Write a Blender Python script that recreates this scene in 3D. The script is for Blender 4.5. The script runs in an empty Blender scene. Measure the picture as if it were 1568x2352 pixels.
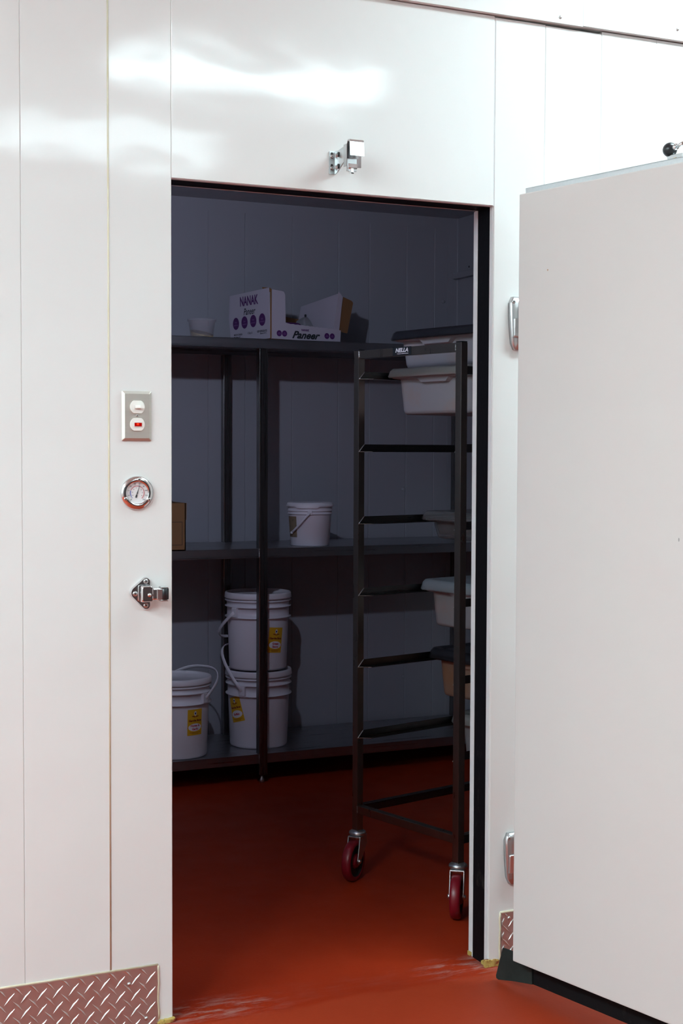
import bpy, bmesh, math, random
from mathutils import Vector, Matrix
S = bpy.context.scene
random.seed(4)
PI = math.pi

# ------------------------------------------------------------------ camera, world, exposure
YAW, PITCH, ROLL = 0.43046, -0.04266, 0.00343
CAM = Vector((-1.0243, -3.1782, 1.3501))
Fd = Vector((math.sin(YAW) * math.cos(PITCH), math.cos(YAW) * math.cos(PITCH), math.sin(PITCH)))
Rt0 = Vector((math.cos(YAW), -math.sin(YAW), 0)); Up0 = Rt0.cross(Fd)
Rt = Rt0 * math.cos(ROLL) + Up0 * math.sin(ROLL); Up = Up0 * math.cos(ROLL) - Rt0 * math.sin(ROLL)
cd = bpy.data.cameras.new('camera'); cd.sensor_width = 36; cd.lens = 3267 / 2352 * 36
cam = bpy.data.objects.new('camera', cd); S.collection.objects.link(cam)
cam.matrix_world = Matrix(((Rt.x, Up.x, -Fd.x, CAM.x), (Rt.y, Up.y, -Fd.y, CAM.y), (Rt.z, Up.z, -Fd.z, CAM.z), (0, 0, 0, 1)))
cd.clip_start = 0.05; cd.clip_end = 50
S.camera = cam
w = bpy.data.worlds.new('world'); S.world = w; w.use_nodes = True
w.node_tree.nodes['Background'].inputs[0].default_value = (0.02, 0.02, 0.022, 1)
S.view_settings.view_transform = 'Standard'; S.view_settings.look = 'None'
S.view_settings.exposure = 0.0; S.view_settings.gamma = 1.0; S.view_settings.use_curve_mapping = False

# lamp strengths (each lamp's own light is made in its builder)
LAMP_NEAR, LAMP_MID, LAMP_FAR, LAMP_FILL_LEFT, LAMP_COLD = 39.0, 32.0, 30.0, 91.0, 2500.0
COL_KITCHEN = (0.78, 1.0, 1.05); COL_COLD = (0.66, 0.74, 1.0); LIP = 0.113

# ------------------------------------------------------------------ materials
def new_mat(name, base, rough=0.5, metal=0.0, spec=0.5, emit=None, estr=0.0):
    m = bpy.data.materials.new(name); m.use_nodes = True
    b = m.node_tree.nodes['Principled BSDF']
    b.inputs['Base Color'].default_value = (*base, 1); b.inputs['Roughness'].default_value = rough
    b.inputs['Metallic'].default_value = metal; b.inputs['Specular IOR Level'].default_value = spec
    if emit:
        b.inputs['Emission Color'].default_value = (*emit, 1); b.inputs['Emission Strength'].default_value = estr
    return m
def nd(m, t, **kw):
    n = m.node_tree.nodes.new(t)
    for k, v in kw.items():
        if k.startswith('i_'):
            key = k[2:]; key = int(key) if key.isdigit() else key.replace('_', ' ')
            n.inputs[key].default_value = v
        else: setattr(n, k, v)
    return n
def ln(m, a, b): m.node_tree.links.new(a, b)
def bsdf(m): return m.node_tree.nodes['Principled BSDF']
def coords(m, scale=(1, 1, 1)):
    t = nd(m, 'ShaderNodeTexCoord'); mp = nd(m, 'ShaderNodeMapping'); mp.inputs['Scale'].default_value = scale
    ln(m, t.outputs['Object'], mp.inputs['Vector']); return mp.outputs['Vector']
def noise(m, vec, scale, detail=3, rough=0.55):
    n = nd(m, 'ShaderNodeTexNoise'); n.inputs['Scale'].default_value = scale
    n.inputs['Detail'].default_value = detail; n.inputs['Roughness'].default_value = rough
    ln(m, vec, n.inputs['Vector']); return n.outputs['Fac']
def ramp(m, fac, stops):
    r = nd(m, 'ShaderNodeValToRGB'); e = r.color_ramp.elements
    e[0].position, e[0].color = stops[0][0], (*stops[0][1], 1)
    e[1].position, e[1].color = stops[-1][0], (*stops[-1][1], 1)
    for p, c in stops[1:-1]:
        x = e.new(p); x.color = (*c, 1)
    ln(m, fac, r.inputs['Fac']); return r.outputs['Color']
def mixc(m, fac, a, b):
    x = nd(m, 'ShaderNodeMix', data_type='RGBA')
    for v, k in ((fac, 0), (a, 6), (b, 7)):
        if hasattr(v, 'is_linked'): ln(m, v, x.inputs[k])
        elif k == 0: x.inputs[0].default_value = v
        else: x.inputs[k].default_value = (*v, 1)
    return x.outputs[2]
def mathn(m, op, a, b=None, clamp=False):
    x = nd(m, 'ShaderNodeMath', operation=op, use_clamp=clamp)
    for v, k in ((a, 0), (b, 1)):
        if v is None: continue
        if hasattr(v, 'is_linked'): ln(m, v, x.inputs[k])
        else: x.inputs[k].default_value = v
    return x.outputs[0]
def bump(m, h, strength, dist):
    b = nd(m, 'ShaderNodeBump'); b.inputs['Strength'].default_value = strength; b.inputs['Distance'].default_value = dist
    ln(m, h, b.inputs['Height']); ln(m, b.outputs['Normal'], bsdf(m).inputs['Normal'])
def specks(m, vec, scale, size, keep):
    v = nd(m, 'ShaderNodeTexVoronoi'); v.inputs['Scale'].default_value = scale; ln(m, vec, v.inputs['Vector'])
    near = mathn(m, 'LESS_THAN', v.outputs['Distance'], size)
    sep = nd(m, 'ShaderNodeSeparateColor'); ln(m, v.outputs['Color'], sep.inputs[0])
    return mathn(m, 'MULTIPLY', near, mathn(m, 'GREATER_THAN', sep.outputs[0], keep))

def wall_material(name, base, rough, wav, speck=True):
    m = new_mat(name, base, rough)
    v = coords(m)
    c = mixc(m, noise(m, v, 1.6), tuple(x * 0.97 for x in base), base)
    if speck:
        c = mixc(m, mathn(m, 'MULTIPLY', specks(m, v, 9.0, 0.022, 0.86), 0.7), c, (0.45, 0.2, 0.06))
        c = mixc(m, mathn(m, 'MULTIPLY', specks(m, coords(m, (1, 1, 0.4)), 14.0, 0.03, 0.93), 0.6), c, (0.12, 0.11, 0.11))
    ln(m, c, bsdf(m).inputs['Base Color'])
    h = mathn(m, 'ADD', noise(m, coords(m, (1.2, 1, 2.2)), 2.3, 2, 0.45), mathn(m, 'MULTIPLY', noise(m, v, 60, 1), 0.004))
    bump(m, h, wav, 0.02)
    return m
M = {}
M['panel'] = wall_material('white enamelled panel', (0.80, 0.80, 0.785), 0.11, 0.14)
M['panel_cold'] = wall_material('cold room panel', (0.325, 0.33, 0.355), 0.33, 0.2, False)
M['door'] = wall_material('door skin', (0.71, 0.685, 0.665), 0.42, 0.08)
M['ceiling'] = new_mat('ceiling paint', (0.75, 0.75, 0.74), 0.7)
M['kitchen_dark'] = wall_material('kitchen back wall darkened to cut bounce', (0.05, 0.05, 0.053), 0.5, 0.02, False)  # unseen rear wall, made dark to limit bounce into the cold room
M['kitchen'] = wall_material('kitchen wall paint', (0.62, 0.61, 0.59), 0.5, 0.02, False)
M['seam_white'] = new_mat('jamb edge metal', (0.74, 0.735, 0.75), 0.4)

def floor_material():
    m = new_mat('red epoxy floor', (0.3, 0.03, 0.01), 0.42)
    v = coords(m)
    n1 = noise(m, v, 2.2, 4); n2 = noise(m, v, 140, 2)
    c = mixc(m, n1, (0.27, 0.017, 0.003), (0.36, 0.028, 0.005))
    c = mixc(m, mathn(m, 'MULTIPLY', n2, 0.35), c, (0.42, 0.045, 0.012))
    sep = nd(m, 'ShaderNodeSeparateXYZ'); ln(m, v, sep.inputs[0])
    # pale scuffing trodden along the threshold
    dy = mathn(m, 'ABSOLUTE', mathn(m, 'ADD', sep.outputs[1], -0.03))
    band = mathn(m, 'SUBTRACT', 1.0, mathn(m, 'MULTIPLY', dy, 11.0), True)
    st = nd(m, 'ShaderNodeMapRange'); ln(m, noise(m, coords(m, (6, 26, 6)), 1.6, 6, 0.7), st.inputs['Value'])
    st.inputs['From Min'].default_value = 0.47; st.inputs['From Max'].default_value = 0.66
    ends = mathn(m, 'ADD', mathn(m, 'SUBTRACT', 1.0, mathn(m, 'MULTIPLY', mathn(m, 'ABSOLUTE', mathn(m, 'ADD', sep.outputs[0], -0.06)), 4.0), True),
                 mathn(m, 'SUBTRACT', 1.0, mathn(m, 'MULTIPLY', mathn(m, 'ABSOLUTE', mathn(m, 'ADD', sep.outputs[0], -0.83)), 6.0), True))
    sc = mathn(m, 'MULTIPLY', mathn(m, 'MULTIPLY', band, st.outputs[0]), mathn(m, 'ADD', ends, 0.07), True)
    c = mixc(m, sc, c, (0.42, 0.3, 0.27))
    # the kitchen side is more worn and paler than the floor inside the threshold
    edge = mathn(m, 'ADD', sep.outputs[1], mathn(m, 'MULTIPLY', noise(m, v, 5, 3), 0.06))
    out = nd(m, 'ShaderNodeMapRange'); ln(m, edge, out.inputs['Value'])
    out.inputs['From Min'].default_value = 0.0; out.inputs['From Max'].default_value = -0.02
    c = mixc(m, mathn(m, 'MULTIPLY', out.outputs[0], 0.4), c, (0.40, 0.058, 0.022))
    # fine scratches
    s2 = nd(m, 'ShaderNodeMapRange'); ln(m, noise(m, coords(m, (3, 16, 3)), 2.6, 5, 0.7), s2.inputs['Value'])
    s2.inputs['From Min'].default_value = 0.68; s2.inputs['From Max'].default_value = 0.8
    c = mixc(m, mathn(m, 'MULTIPLY', s2.outputs[0], 0.12), c, (0.5, 0.3, 0.25))
    ln(m, c, bsdf(m).inputs['Base Color'])
    r = nd(m, 'ShaderNodeMapRange'); ln(m, noise(m, v, 7, 4), r.inputs['Value'])
    r.inputs['To Min'].default_value = 0.4; r.inputs['To Max'].default_value = 0.62
    ln(m, r.outputs[0], bsdf(m).inputs['Roughness'])
    bsdf(m).inputs['Specular IOR Level'].default_value = 0.2
    bump(m, n2, 0.12, 0.002)
    return m
M['floor'] = floor_material()

def metal_material(name, base, rough, brush=(200, 200, 2), amt=0.25, blotch=None):
    m = new_mat(name, base, rough, 1.0)
    n = noise(m, coords(m, brush), 1.0, 3)
    r = nd(m, 'ShaderNodeMapRange'); ln(m, n, r.inputs['Value'])
    r.inputs['To Min'].default_value = max(rough - amt * 0.5, 0.03); r.inputs['To Max'].default_value = rough + amt * 0.5
    ln(m, r.outputs[0], bsdf(m).inputs['Roughness'])
    c = mixc(m, n, tuple(x * 0.85 for x in base), base)
    if blotch: c = mixc(m, ramp(m, noise(m, coords(m), 9, 4), [(0.5, (0, 0, 0)), (0.75, (1, 1, 1))]), c, blotch)
    ln(m, c, bsdf(m).inputs['Base Color'])
    return m
M['steel'] = metal_material('brushed stainless shelf', (0.46, 0.47, 0.49), 0.31, (2, 160, 160))
M['post'] = metal_material('brushed stainless post', (0.24, 0.235, 0.225), 0.27)
M['rack'] = metal_material('worn stainless rack tube', (0.31, 0.28, 0.235), 0.3, (40, 40, 12), 0.16, (0.3, 0.25, 0.2))
M['dark_steel'] = metal_material('stainless runner angle', (0.15, 0.145, 0.14), 0.3, (3, 160, 160))
M['chrome'] = metal_material('chrome casting', (0.82, 0.83, 0.84), 0.15, (20, 20, 20), 0.08)
M['zinc'] = metal_material('zinc plated steel', (0.68, 0.71, 0.72), 0.34, (30, 30, 30), 0.16)
M['cast'] = metal_material('satin cast hinge', (0.66, 0.67, 0.68), 0.32, (40, 40, 40), 0.1)
M['cover'] = metal_material('satin stainless cover', (0.72, 0.69, 0.63), 0.5, (6, 6, 160), 0.15)
M['diamond'] = metal_material('diamond plate', (0.66, 0.62, 0.6), 0.5, (70, 70, 70), 0.2)
M['tread'] = metal_material('polished tread bar', (0.74, 0.72, 0.7), 0.4, (70, 70, 70), 0.12)
M['alu'] = metal_material('aluminium flange channel', (0.7, 0.73, 0.75), 0.42, (160, 3, 160), 0.15)
M['screw'] = new_mat('screw head', (0.62, 0.62, 0.61), 0.35, 1.0)
M['dark'] = new_mat('dark socket', (0.03, 0.03, 0.03), 0.6)
M['gold'] = new_mat('yellow zinc bolt', (0.7, 0.55, 0.25), 0.35, 1.0)

def black_material(name, base, rough, grime):
    m = new_mat(name, base, rough, 0, 0.15); v = coords(m)
    f = ramp(m, noise(m, coords(m, (9, 9, 4)), 3.0, 6, 0.68), [(0.56, (0, 0, 0)), (0.74, (1, 1, 1))])
    if grime == 'low':
        sep = nd(m, 'ShaderNodeSeparateXYZ'); ln(m, v, sep.inputs[0])
        f = mathn(m, 'MULTIPLY', f, mathn(m, 'LESS_THAN', sep.outputs[2], 0.56))
        f = mathn(m, 'MULTIPLY', f, mathn(m, 'GREATER_THAN', sep.outputs[2], 0.2))
    ln(m, mixc(m, f, base, (0.03, 0.028, 0.026)), bsdf(m).inputs['Base Color'])
    bump(m, noise(m, v, 40, 4), 0.2, 0.004)
    return m
M['jamb'] = black_material('black jamb plastic', (0.003, 0.003, 0.0045), 0.6, 'low')
M['rubber'] = black_material('black rubber', (0.006, 0.006, 0.007), 0.7, 'all')
M['blackplastic'] = new_mat('black plastic', (0.012, 0.013, 0.016), 0.32)
def flap_material():
    m = new_mat('worn rubber flap', (0.02, 0.026, 0.025), 0.6, 0, 0.2); v = coords(m)
    c = mixc(m, noise(m, v, 18, 5, 0.65), (0.006, 0.009, 0.009), (0.035, 0.045, 0.042))
    f = ramp(m, noise(m, v, 11, 6, 0.7), [(0.62, (0, 0, 0)), (0.74, (1, 1, 1))])
    sep = nd(m, 'ShaderNodeSeparateXYZ'); ln(m, v, sep.inputs[0])
    f = mathn(m, 'MULTIPLY', f, mathn(m, 'GREATER_THAN', sep.outputs[0], -0.02))
    ln(m, mixc(m, f, c, (0.2, 0.13, 0.05)), bsdf(m).inputs['Base Color']); return m
M['flap'] = flap_material()
def caulk_material():
    m = new_mat('cream caulk', (0.72, 0.67, 0.5), 0.6); v = coords(m)
    ln(m, mixc(m, noise(m, v, 24, 4), (0.78, 0.76, 0.66), (0.62, 0.5, 0.28)), bsdf(m).inputs['Base Color']); return m
M['caulk'] = caulk_material()
def foam_material():
    m = new_mat('yellowed sealant', (0.6, 0.45, 0.1), 0.6); v = coords(m)
    c = mixc(m, noise(m, v, 60, 4), (0.62, 0.5, 0.14), (0.36, 0.2, 0.05))
    c = mixc(m, ramp(m, noise(m, v, 38, 4), [(0.5, (0, 0, 0)), (0.6, (1, 1, 1))]), c, (0.2, 0.02, 0.008))
    ln(m, c, bsdf(m).inputs['Base Color']); bump(m, noise(m, v, 90, 3), 0.6, 0.004); return m
M['foam'] = foam_material()

def plastic(name, base, rough, stain=None, lo=0.55, hi=0.75, scale=9):
    m = new_mat(name, base, rough); v = coords(m)
    c = mixc(m, noise(m, v, 5), tuple(x * 0.95 for x in base), base)
    if stain: c = mixc(m, ramp(m, noise(m, v, scale, 5, 0.6), [(lo, (0, 0, 0)), (hi, (0.9, 0.9, 0.9))]), c, stain)
    ln(m, c, bsdf(m).inputs['Base Color']); return m
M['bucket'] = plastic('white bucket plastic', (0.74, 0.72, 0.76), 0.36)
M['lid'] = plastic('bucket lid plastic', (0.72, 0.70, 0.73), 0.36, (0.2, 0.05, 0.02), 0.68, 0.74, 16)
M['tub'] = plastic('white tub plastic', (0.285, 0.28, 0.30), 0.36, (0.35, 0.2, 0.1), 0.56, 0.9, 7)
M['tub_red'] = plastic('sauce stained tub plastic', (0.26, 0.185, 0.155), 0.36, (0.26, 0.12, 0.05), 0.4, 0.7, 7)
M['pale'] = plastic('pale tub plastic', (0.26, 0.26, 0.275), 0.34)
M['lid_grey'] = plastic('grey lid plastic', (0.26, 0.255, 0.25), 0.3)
M['lid_blue'] = plastic('blue grey lid plastic', (0.2, 0.23, 0.255), 0.34)
M['lid_black'] = plastic('black lid plastic', (0.012, 0.013, 0.017), 0.3)
M['white'] = new_mat('white device plastic', (0.86, 0.84, 0.79), 0.35)
M['card'] = plastic('brown corrugated board', (0.25, 0.125, 0.048), 0.8)
M['card_white'] = plastic('white printed board', (0.5, 0.47, 0.53), 0.6)
M['card_edge'] = new_mat('board edge', (0.2, 0.12, 0.05), 0.9)
M['ink'] = new_mat('black ink', (0.008, 0.012, 0.016), 0.6)
M['purple'] = new_mat('purple ink', (0.075, 0.01, 0.11), 0.6)
M['pale_ink'] = new_mat('pale print in circle', (0.22, 0.1, 0.28), 0.6)
M['yellow'] = new_mat('yellow label', (0.75, 0.42, 0.015), 0.5)
M['maroon'] = new_mat('maroon print', (0.2, 0.012, 0.012), 0.5)
M['redink'] = new_mat('red print', (0.55, 0.03, 0.05), 0.5)
M['navy'] = new_mat('navy print', (0.015, 0.02, 0.09), 0.5)
M['blue'] = new_mat('blue dial print', (0.06, 0.12, 0.5), 0.5)
M['paper'] = new_mat('white print', (0.8, 0.79, 0.8), 0.5)
M['oldlabel'] = plastic('worn tan label', (0.24, 0.18, 0.11), 0.7, (0.1, 0.08, 0.06), 0.5, 0.6, 30)
M['wheel'] = plastic('red polyurethane tyre', (0.2, 0.004, 0.012), 0.36, (0.12, 0.05, 0.05), 0.6, 0.8, 24)
M['web'] = new_mat('black wheel core', (0.01, 0.01, 0.01), 0.6)
M['lens'] = new_mat('red pilot lens', (0.32, 0.0, 0.0), 0.2, emit=(1, 0.01, 0.005), estr=0.12)
M['lens_hot'] = new_mat('lit pilot core', (0.8, 0.02, 0.0), 0.2, emit=(1, 0.06, 0.02), estr=0.7)
def lamp_mat(name, col, s):
    m = bpy.data.materials.new(name); m.use_nodes = True; nt = m.node_tree; nt.nodes.clear()
    e = nt.nodes.new('ShaderNodeEmission'); o = nt.nodes.new('ShaderNodeOutputMaterial')
    e.inputs[0].default_value = (*col, 1); e.inputs[1].default_value = s; nt.links.new(e.outputs[0], o.inputs[0]); return m
def clear_mat(name, tint, body, rough=0.12):
    m = bpy.data.materials.new(name); m.use_nodes = True; nt = m.node_tree; b = nt.nodes['Principled BSDF']
    b.inputs['Base Color'].default_value = (*tint, 1); b.inputs['Roughness'].default_value = rough
    t = nt.nodes.new('ShaderNodeBsdfTransparent'); x = nt.nodes.new('ShaderNodeMixShader'); x.inputs[0].default_value = body
    nt.links.new(t.outputs[0], x.inputs[1]); nt.links.new(b.outputs[0], x.inputs[2])
    nt.links.new(x.outputs[0], nt.nodes['Material Output'].inputs[0]); return m
M['cup'] = clear_mat('clear cup plastic', (0.5, 0.47, 0.5), 0.27)
M['film'] = clear_mat('clear film', (0.55, 0.56, 0.6), 0.5)
M['frost'] = clear_mat('frosted tub plastic', (0.15, 0.15, 0.155), 0.5, 0.3)
M['crystal'] = clear_mat('gauge glass', (0.9, 0.9, 0.9), 0.06, 0.05)

# ------------------------------------------------------------------ mesh helpers
class MB:
    def __init__(s): s.bm = bmesh.new()
    def _mi(s, faces, mi, smooth=False):
        for f in faces: f.material_index = mi; f.smooth = smooth
    def box(s, x0, x1, y0, y1, z0, z1, mi=0, bev=0.0, mat=None):
        t = bmesh.new(); bmesh.ops.create_cube(t, size=1.0)
        bmesh.ops.transform(t, matrix=Matrix.Translation(((x0 + x1) / 2, (y0 + y1) / 2, (z0 + z1) / 2)) @ Matrix.Diagonal((x1 - x0, y1 - y0, z1 - z0, 1)), verts=t.verts)
        if bev: bmesh.ops.bevel(t, geom=list(t.edges), offset=bev, segments=2, affect='EDGES', profile=0.6)
        s._merge(t, mi, mat); return s
    def _merge(s, t, mi, mat=None, smooth=False):
        if mat is not None: bmesh.ops.transform(t, matrix=mat, verts=t.verts)
        vm = {v: s.bm.verts.new(v.co) for v in t.verts}
        for f in t.faces:
            try: g = s.bm.faces.new([vm[v] for v in f.verts]); g.material_index = mi; g.smooth = smooth or f.smooth
            except ValueError: pass
        t.free()
    def prism(s, poly, o, U, V, N, depth, mi=0, bev=0.0, smooth=False):
        o, U, V, N = Vector(o), Vector(U), Vector(V), Vector(N)
        t = bmesh.new(); a = [t.verts.new(o + U * p[0] + V * p[1]) for p in poly]; b = [t.verts.new(v.co + N * depth) for v in a]
        n = len(a); t.faces.new(a[::-1]); t.faces.new(b)
        for i in range(n):
            j = (i + 1) % n; t.faces.new((a[i], a[j], b[j], b[i]))
        bmesh.ops.recalc_face_normals(t, faces=t.faces)
        if bev: bmesh.ops.bevel(t, geom=list(t.edges), offset=bev, segments=2, affect='EDGES', profile=0.6)
        s._merge(t, mi); return s
    def lathe(s, prof, seg=40, c=(0, 0, 0), ax='z', mi=0, smooth=True, mis=None, caps=True):
        c = Vector(c); rings = []
        for r, h in prof:
            ring = []
            for i in range(seg):
                a = 2 * PI * i / seg; x, y = r * math.cos(a), r * math.sin(a)
                p = {'z': (x, y, h), 'y': (x, h, y), 'x': (h, x, y)}[ax]
                ring.append(s.bm.verts.new(c + Vector(p)))
            rings.append(ring)
        fs = []
        for k in range(len(rings) - 1):
            for i in range(seg):
                j = (i + 1) % seg
                f = s.bm.faces.new((rings[k][i], rings[k][j], rings[k + 1][j], rings[k + 1][i]))
                f.material_index = mis[k] if mis else mi; f.smooth = smooth; fs.append(f)
        if caps and prof[0][0] > 1e-5:
            f = s.bm.faces.new(rings[0][::-1]); f.material_index = mis[0] if mis else mi
        if caps and prof[-1][0] > 1e-5:
            f = s.bm.faces.new(rings[-1]); f.material_index = mis[-1] if mis else mi
        return s
    def tube(s, pts, rx, ry=None, up=(0, 0, 1), seg=8, mi=0):
        ry = ry or rx; pts = [Vector(p) for p in pts]; rings = []; upv = Vector(up)
        for i, p in enumerate(pts):
            d = (pts[min(i + 1, len(pts) - 1)] - pts[max(i - 1, 0)]).normalized()
            a = d.cross(upv)
            if a.length < 1e-4: a = d.cross(Vector((1, 0, 0)))
            a.normalize(); b = a.cross(d).normalized()
            rings.append([s.bm.verts.new(p + a * rx * math.cos(2 * PI * k / seg) + b * ry * math.sin(2 * PI * k / seg)) for k in range(seg)])
        for k in range(len(rings) - 1):
            for i in range(seg):
                j = (i + 1) % seg; f = s.bm.faces.new((rings[k][i], rings[k][j], rings[k + 1][j], rings[k + 1][i])); f.smooth = True; f.material_index = mi
        s.bm.faces.new(rings[0][::-1]).material_index = mi; s.bm.faces.new(rings[-1]).material_index = mi
        return s
    def loft(s, rings, caps=(True, True), mi=0, smooth=True):
        rr = [[s.bm.verts.new(Vector(p)) for p in r] for r in rings]; n = len(rr[0])
        for k in range(len(rr) - 1):
            for i in range(n):
                j = (i + 1) % n; f = s.bm.faces.new((rr[k][i], rr[k][j], rr[k + 1][j], rr[k + 1][i])); f.smooth = smooth; f.material_index = mi
        if caps[0]: s.bm.faces.new(rr[0][::-1]).material_index = mi
        if caps[1]: s.bm.faces.new(rr[-1]).material_index = mi
        return s
    def flat(s, verts, faces, fn, mi=0):
        vs = [s.bm.verts.new(Vector(fn(*v))) for v in verts]
        for f in faces:
            try: s.bm.faces.new([vs[i] for i in f]).material_index = mi
            except ValueError: pass
        return s
    def quadgrid(s, u0, u1, v0, v1, nu, nv, fn, mi=0, smooth=True):
        g = [[s.bm.verts.new(Vector(fn(u0 + (u1 - u0) * i / nu, v0 + (v1 - v0) * j / nv))) for j in range(nv + 1)] for i in range(nu + 1)]
        for i in range(nu):
            for j in range(nv):
                f = s.bm.faces.new((g[i][j], g[i + 1][j], g[i + 1][j + 1], g[i][j + 1])); f.material_index = mi; f.smooth = smooth
        return s
    def build(s, name, mats, parent=None, recalc=True, solid=0.0, label=None):
        if recalc: bmesh.ops.recalc_face_normals(s.bm, faces=s.bm.faces)
        me = bpy.data.meshes.new(name); s.bm.to_mesh(me); s.bm.free()
        for k in (mats if isinstance(mats, (list, tuple)) else [mats]): me.materials.append(M[k] if isinstance(k, str) else k)
        o = bpy.data.objects.new(name, me); S.collection.objects.link(o)
        if parent: o.parent = parent
        if solid:
            md = o.modifiers.new('thickness', 'SOLIDIFY'); md.thickness = solid; md.offset = -1
        if label: o['label'] = label
        return o
def thing(name, label, cat, loc=(0, 0, 0), rz=0.0, group=None, kind=None):
    o = bpy.data.objects.new(name, None); o.empty_display_size = 0.05; S.collection.objects.link(o)
    o.location = loc; o.rotation_euler = (0, 0, rz); o['label'] = label; o['category'] = cat
    if group: o['group'] = group
    if kind: o['kind'] = kind
    return o
def struct(o, label, cat):
    o['label'] = label; o['category'] = cat; o['kind'] = 'structure'; return o
def rrect(hx, hy, r, n=5, cx=0, cy=0):
    out = []
    for sx, sy, a0 in ((1, 1, 0), (-1, 1, PI / 2), (-1, -1, PI), (1, -1, 1.5 * PI)):
        for i in range(n + 1):
            a = a0 + PI / 2 * i / n
            out.append((cx + sx * (hx - r) + r * math.cos(a), cy + sy * (hy - r) + r * math.sin(a)))
    return out
_tc = {}
def text(body, size, shear=0.0, bold=0.0, width=None):
    k = (body, size, shear, bold, width)
    if k in _tc: return _tc[k]
    cu = bpy.data.curves.new('text', 'FONT'); cu.body = body; cu.size = size; cu.shear = shear; cu.offset = bold
    cu.align_x = 'CENTER'; cu.align_y = 'CENTER'; cu.resolution_u = 3; cu.space_line = 0.85
    o = bpy.data.objects.new('text', cu); S.collection.objects.link(o)
    bpy.context.view_layer.update()
    me = bpy.data.meshes.new_from_object(o.evaluated_get(bpy.context.evaluated_depsgraph_get()))
    vs = [tuple(v.co) for v in me.vertices]; fs = [tuple(p.vertices) for p in me.polygons]
    bpy.data.objects.remove(o); bpy.data.curves.remove(cu); bpy.data.meshes.remove(me)
    x0 = min(v[0] for v in vs); x1 = max(v[0] for v in vs); y0 = min(v[1] for v in vs); y1 = max(v[1] for v in vs)
    kx = width / (x1 - x0) if width else 1.0
    vs = [((v[0] - (x0 + x1) / 2) * kx, v[1] - (y0 + y1) / 2, 0) for v in vs]
    _tc[k] = (vs, fs); return _tc[k]
def disc(rx, ry, n=24):
    return [(rx * math.cos(2 * PI * i / n), ry * math.sin(2 * PI * i / n), 0) for i in range(n)], [tuple(range(n))]
def rect(hx, hy): return [(-hx, -hy, 0), (hx, -hy, 0), (hx, hy, 0), (-hx, hy, 0)], [(0, 1, 2, 3)]

W, H = 0.8635, 1.981          # doorway
T = 0.10                      # panel thickness
# ------------------------------------------------------------------ setting
mb = MB(); mb.box(-3.4, 3.7, -6.2, 2.8, -0.06, 0.0)
struct(mb.build('floor', 'floor'), 'red brown epoxy floor running from the kitchen into the cold room', 'floor')

def vpanel(mb, x0, x1, z0, z1, yf, yb, ch=0.0016, dl=0.0, dr=0.0):   # a wall panel seen from -y with chamfered upright edges
    poly = [(x0, yb), (x1, yb), (x1, yf + ch + dr), (x1 - ch, yf + dr), (x0 + ch, yf + dl), (x0, yf + ch + dl)]
    mb.prism(poly, (0, 0, z0), (1, 0, 0), (0, 1, 0), (0, 0, 1), z1 - z0)
wf = thing('wall_front', 'white panelled cold room front wall around the open doorway', 'wall', kind='structure')
for x0, x1, z0, z1, dl, dr in ((-3.3, -0.745, 0, 2.46, 0, 0), (-0.745, -0.546, 0, 2.46, 0, 0.0006), (-0.546, -0.348, 0, 2.46, 0, 0), (-0.348, -0.15, 0, 2.46, 0.0008, -0.0003), (-0.15, 0.0, 0, 2.46, 0, 0.0004),
                       (0.0, 0.8605, H, 2.459, 0, 0), (W, 1.013, 0, 2.456, 0.0008, 0), (1.013, 1.188, 0, 2.454, -0.0006, 0.0008), (1.188, 1.365, 0, 2.46, 0, 0),
                       (1.365, 1.56, 0, 2.46, 0, 0), (1.56, 3.6, 0, 2.46, 0, 0)):
    m = MB(); vpanel(m, x0, x1, z0, z1, 0.0, T, 0.0016, dl, dr); m.build('wall_panel', 'panel', wf)
m = MB(); m.box(0.8605, W, 0.003, T, H, 2.458); m.build('joint_strip', 'seam_white', wf)
# black heated lining of the doorway and its white metal edges
for bx in ((W - 0.0012, W + 0.001, 0.022, 0.081, 0.0, H), (-0.001, 0.0012, 0.022, 0.081, 0.0, H), (0.0, W, 0.02, 0.085, H - 0.0012, H + 0.001)):
    m = MB(); m.box(*bx); m.build('jamb_lining', 'jamb', wf)
for bx in ((W - 0.002, W + 0.001, 0.083, T + 0.002, 0.012, H - 0.002), (W - 0.0016, W + 0.001, 0.008, 0.021, 0.012, H - 0.001), (0.0, W, 0.003, 0.018, H - 0.0018, H + 0.001)):
    m = MB(); m.box(*bx, bev=0.0006); m.build('jamb_edge', 'seam_white', wf)
# yellowed sealant at the feet of the doorway, caulk in the joints
m = MB()
for k in range(16):
    x = -0.035 + 0.035 * k / 15
    m.box(x - 0.004, x + 0.004, -0.006 - random.random() * 0.004, 0.004, 0, 0.004 + random.random() * 0.006 + max(0, k - 12) * 0.002, bev=0.0015)
m.build('sealant', 'foam', wf)
m = MB()
for k in range(12):
    x = W - 0.008 + 0.034 * k / 11
    m.box(x - 0.004, x + 0.004, -0.003 - random.random() * 0.002, 0.006, 0, 0.016 + random.random() * 0.005, bev=0.0015)
for k in range(4): m.box(W - 0.006, W + 0.002, 0.005 + k * 0.006, 0.012 + k * 0.006, 0, 0.006 + random.random() * 0.01, bev=0.0015)
m.box(W - 0.005, W + 0.001, 0.088, 0.104, 0, 0.012, bev=0.002)
m.build('sealant', 'foam', wf)
m = MB(); m.tube([(-0.15, -0.0002, 0.145), (-0.15, -0.0002, 1.2), (-0.15, -0.0002, 2.45)], 0.0022, 0.0012, up=(0, 1, 0), seg=6); m.build('joint_caulk', 'caulk', wf)

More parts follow.
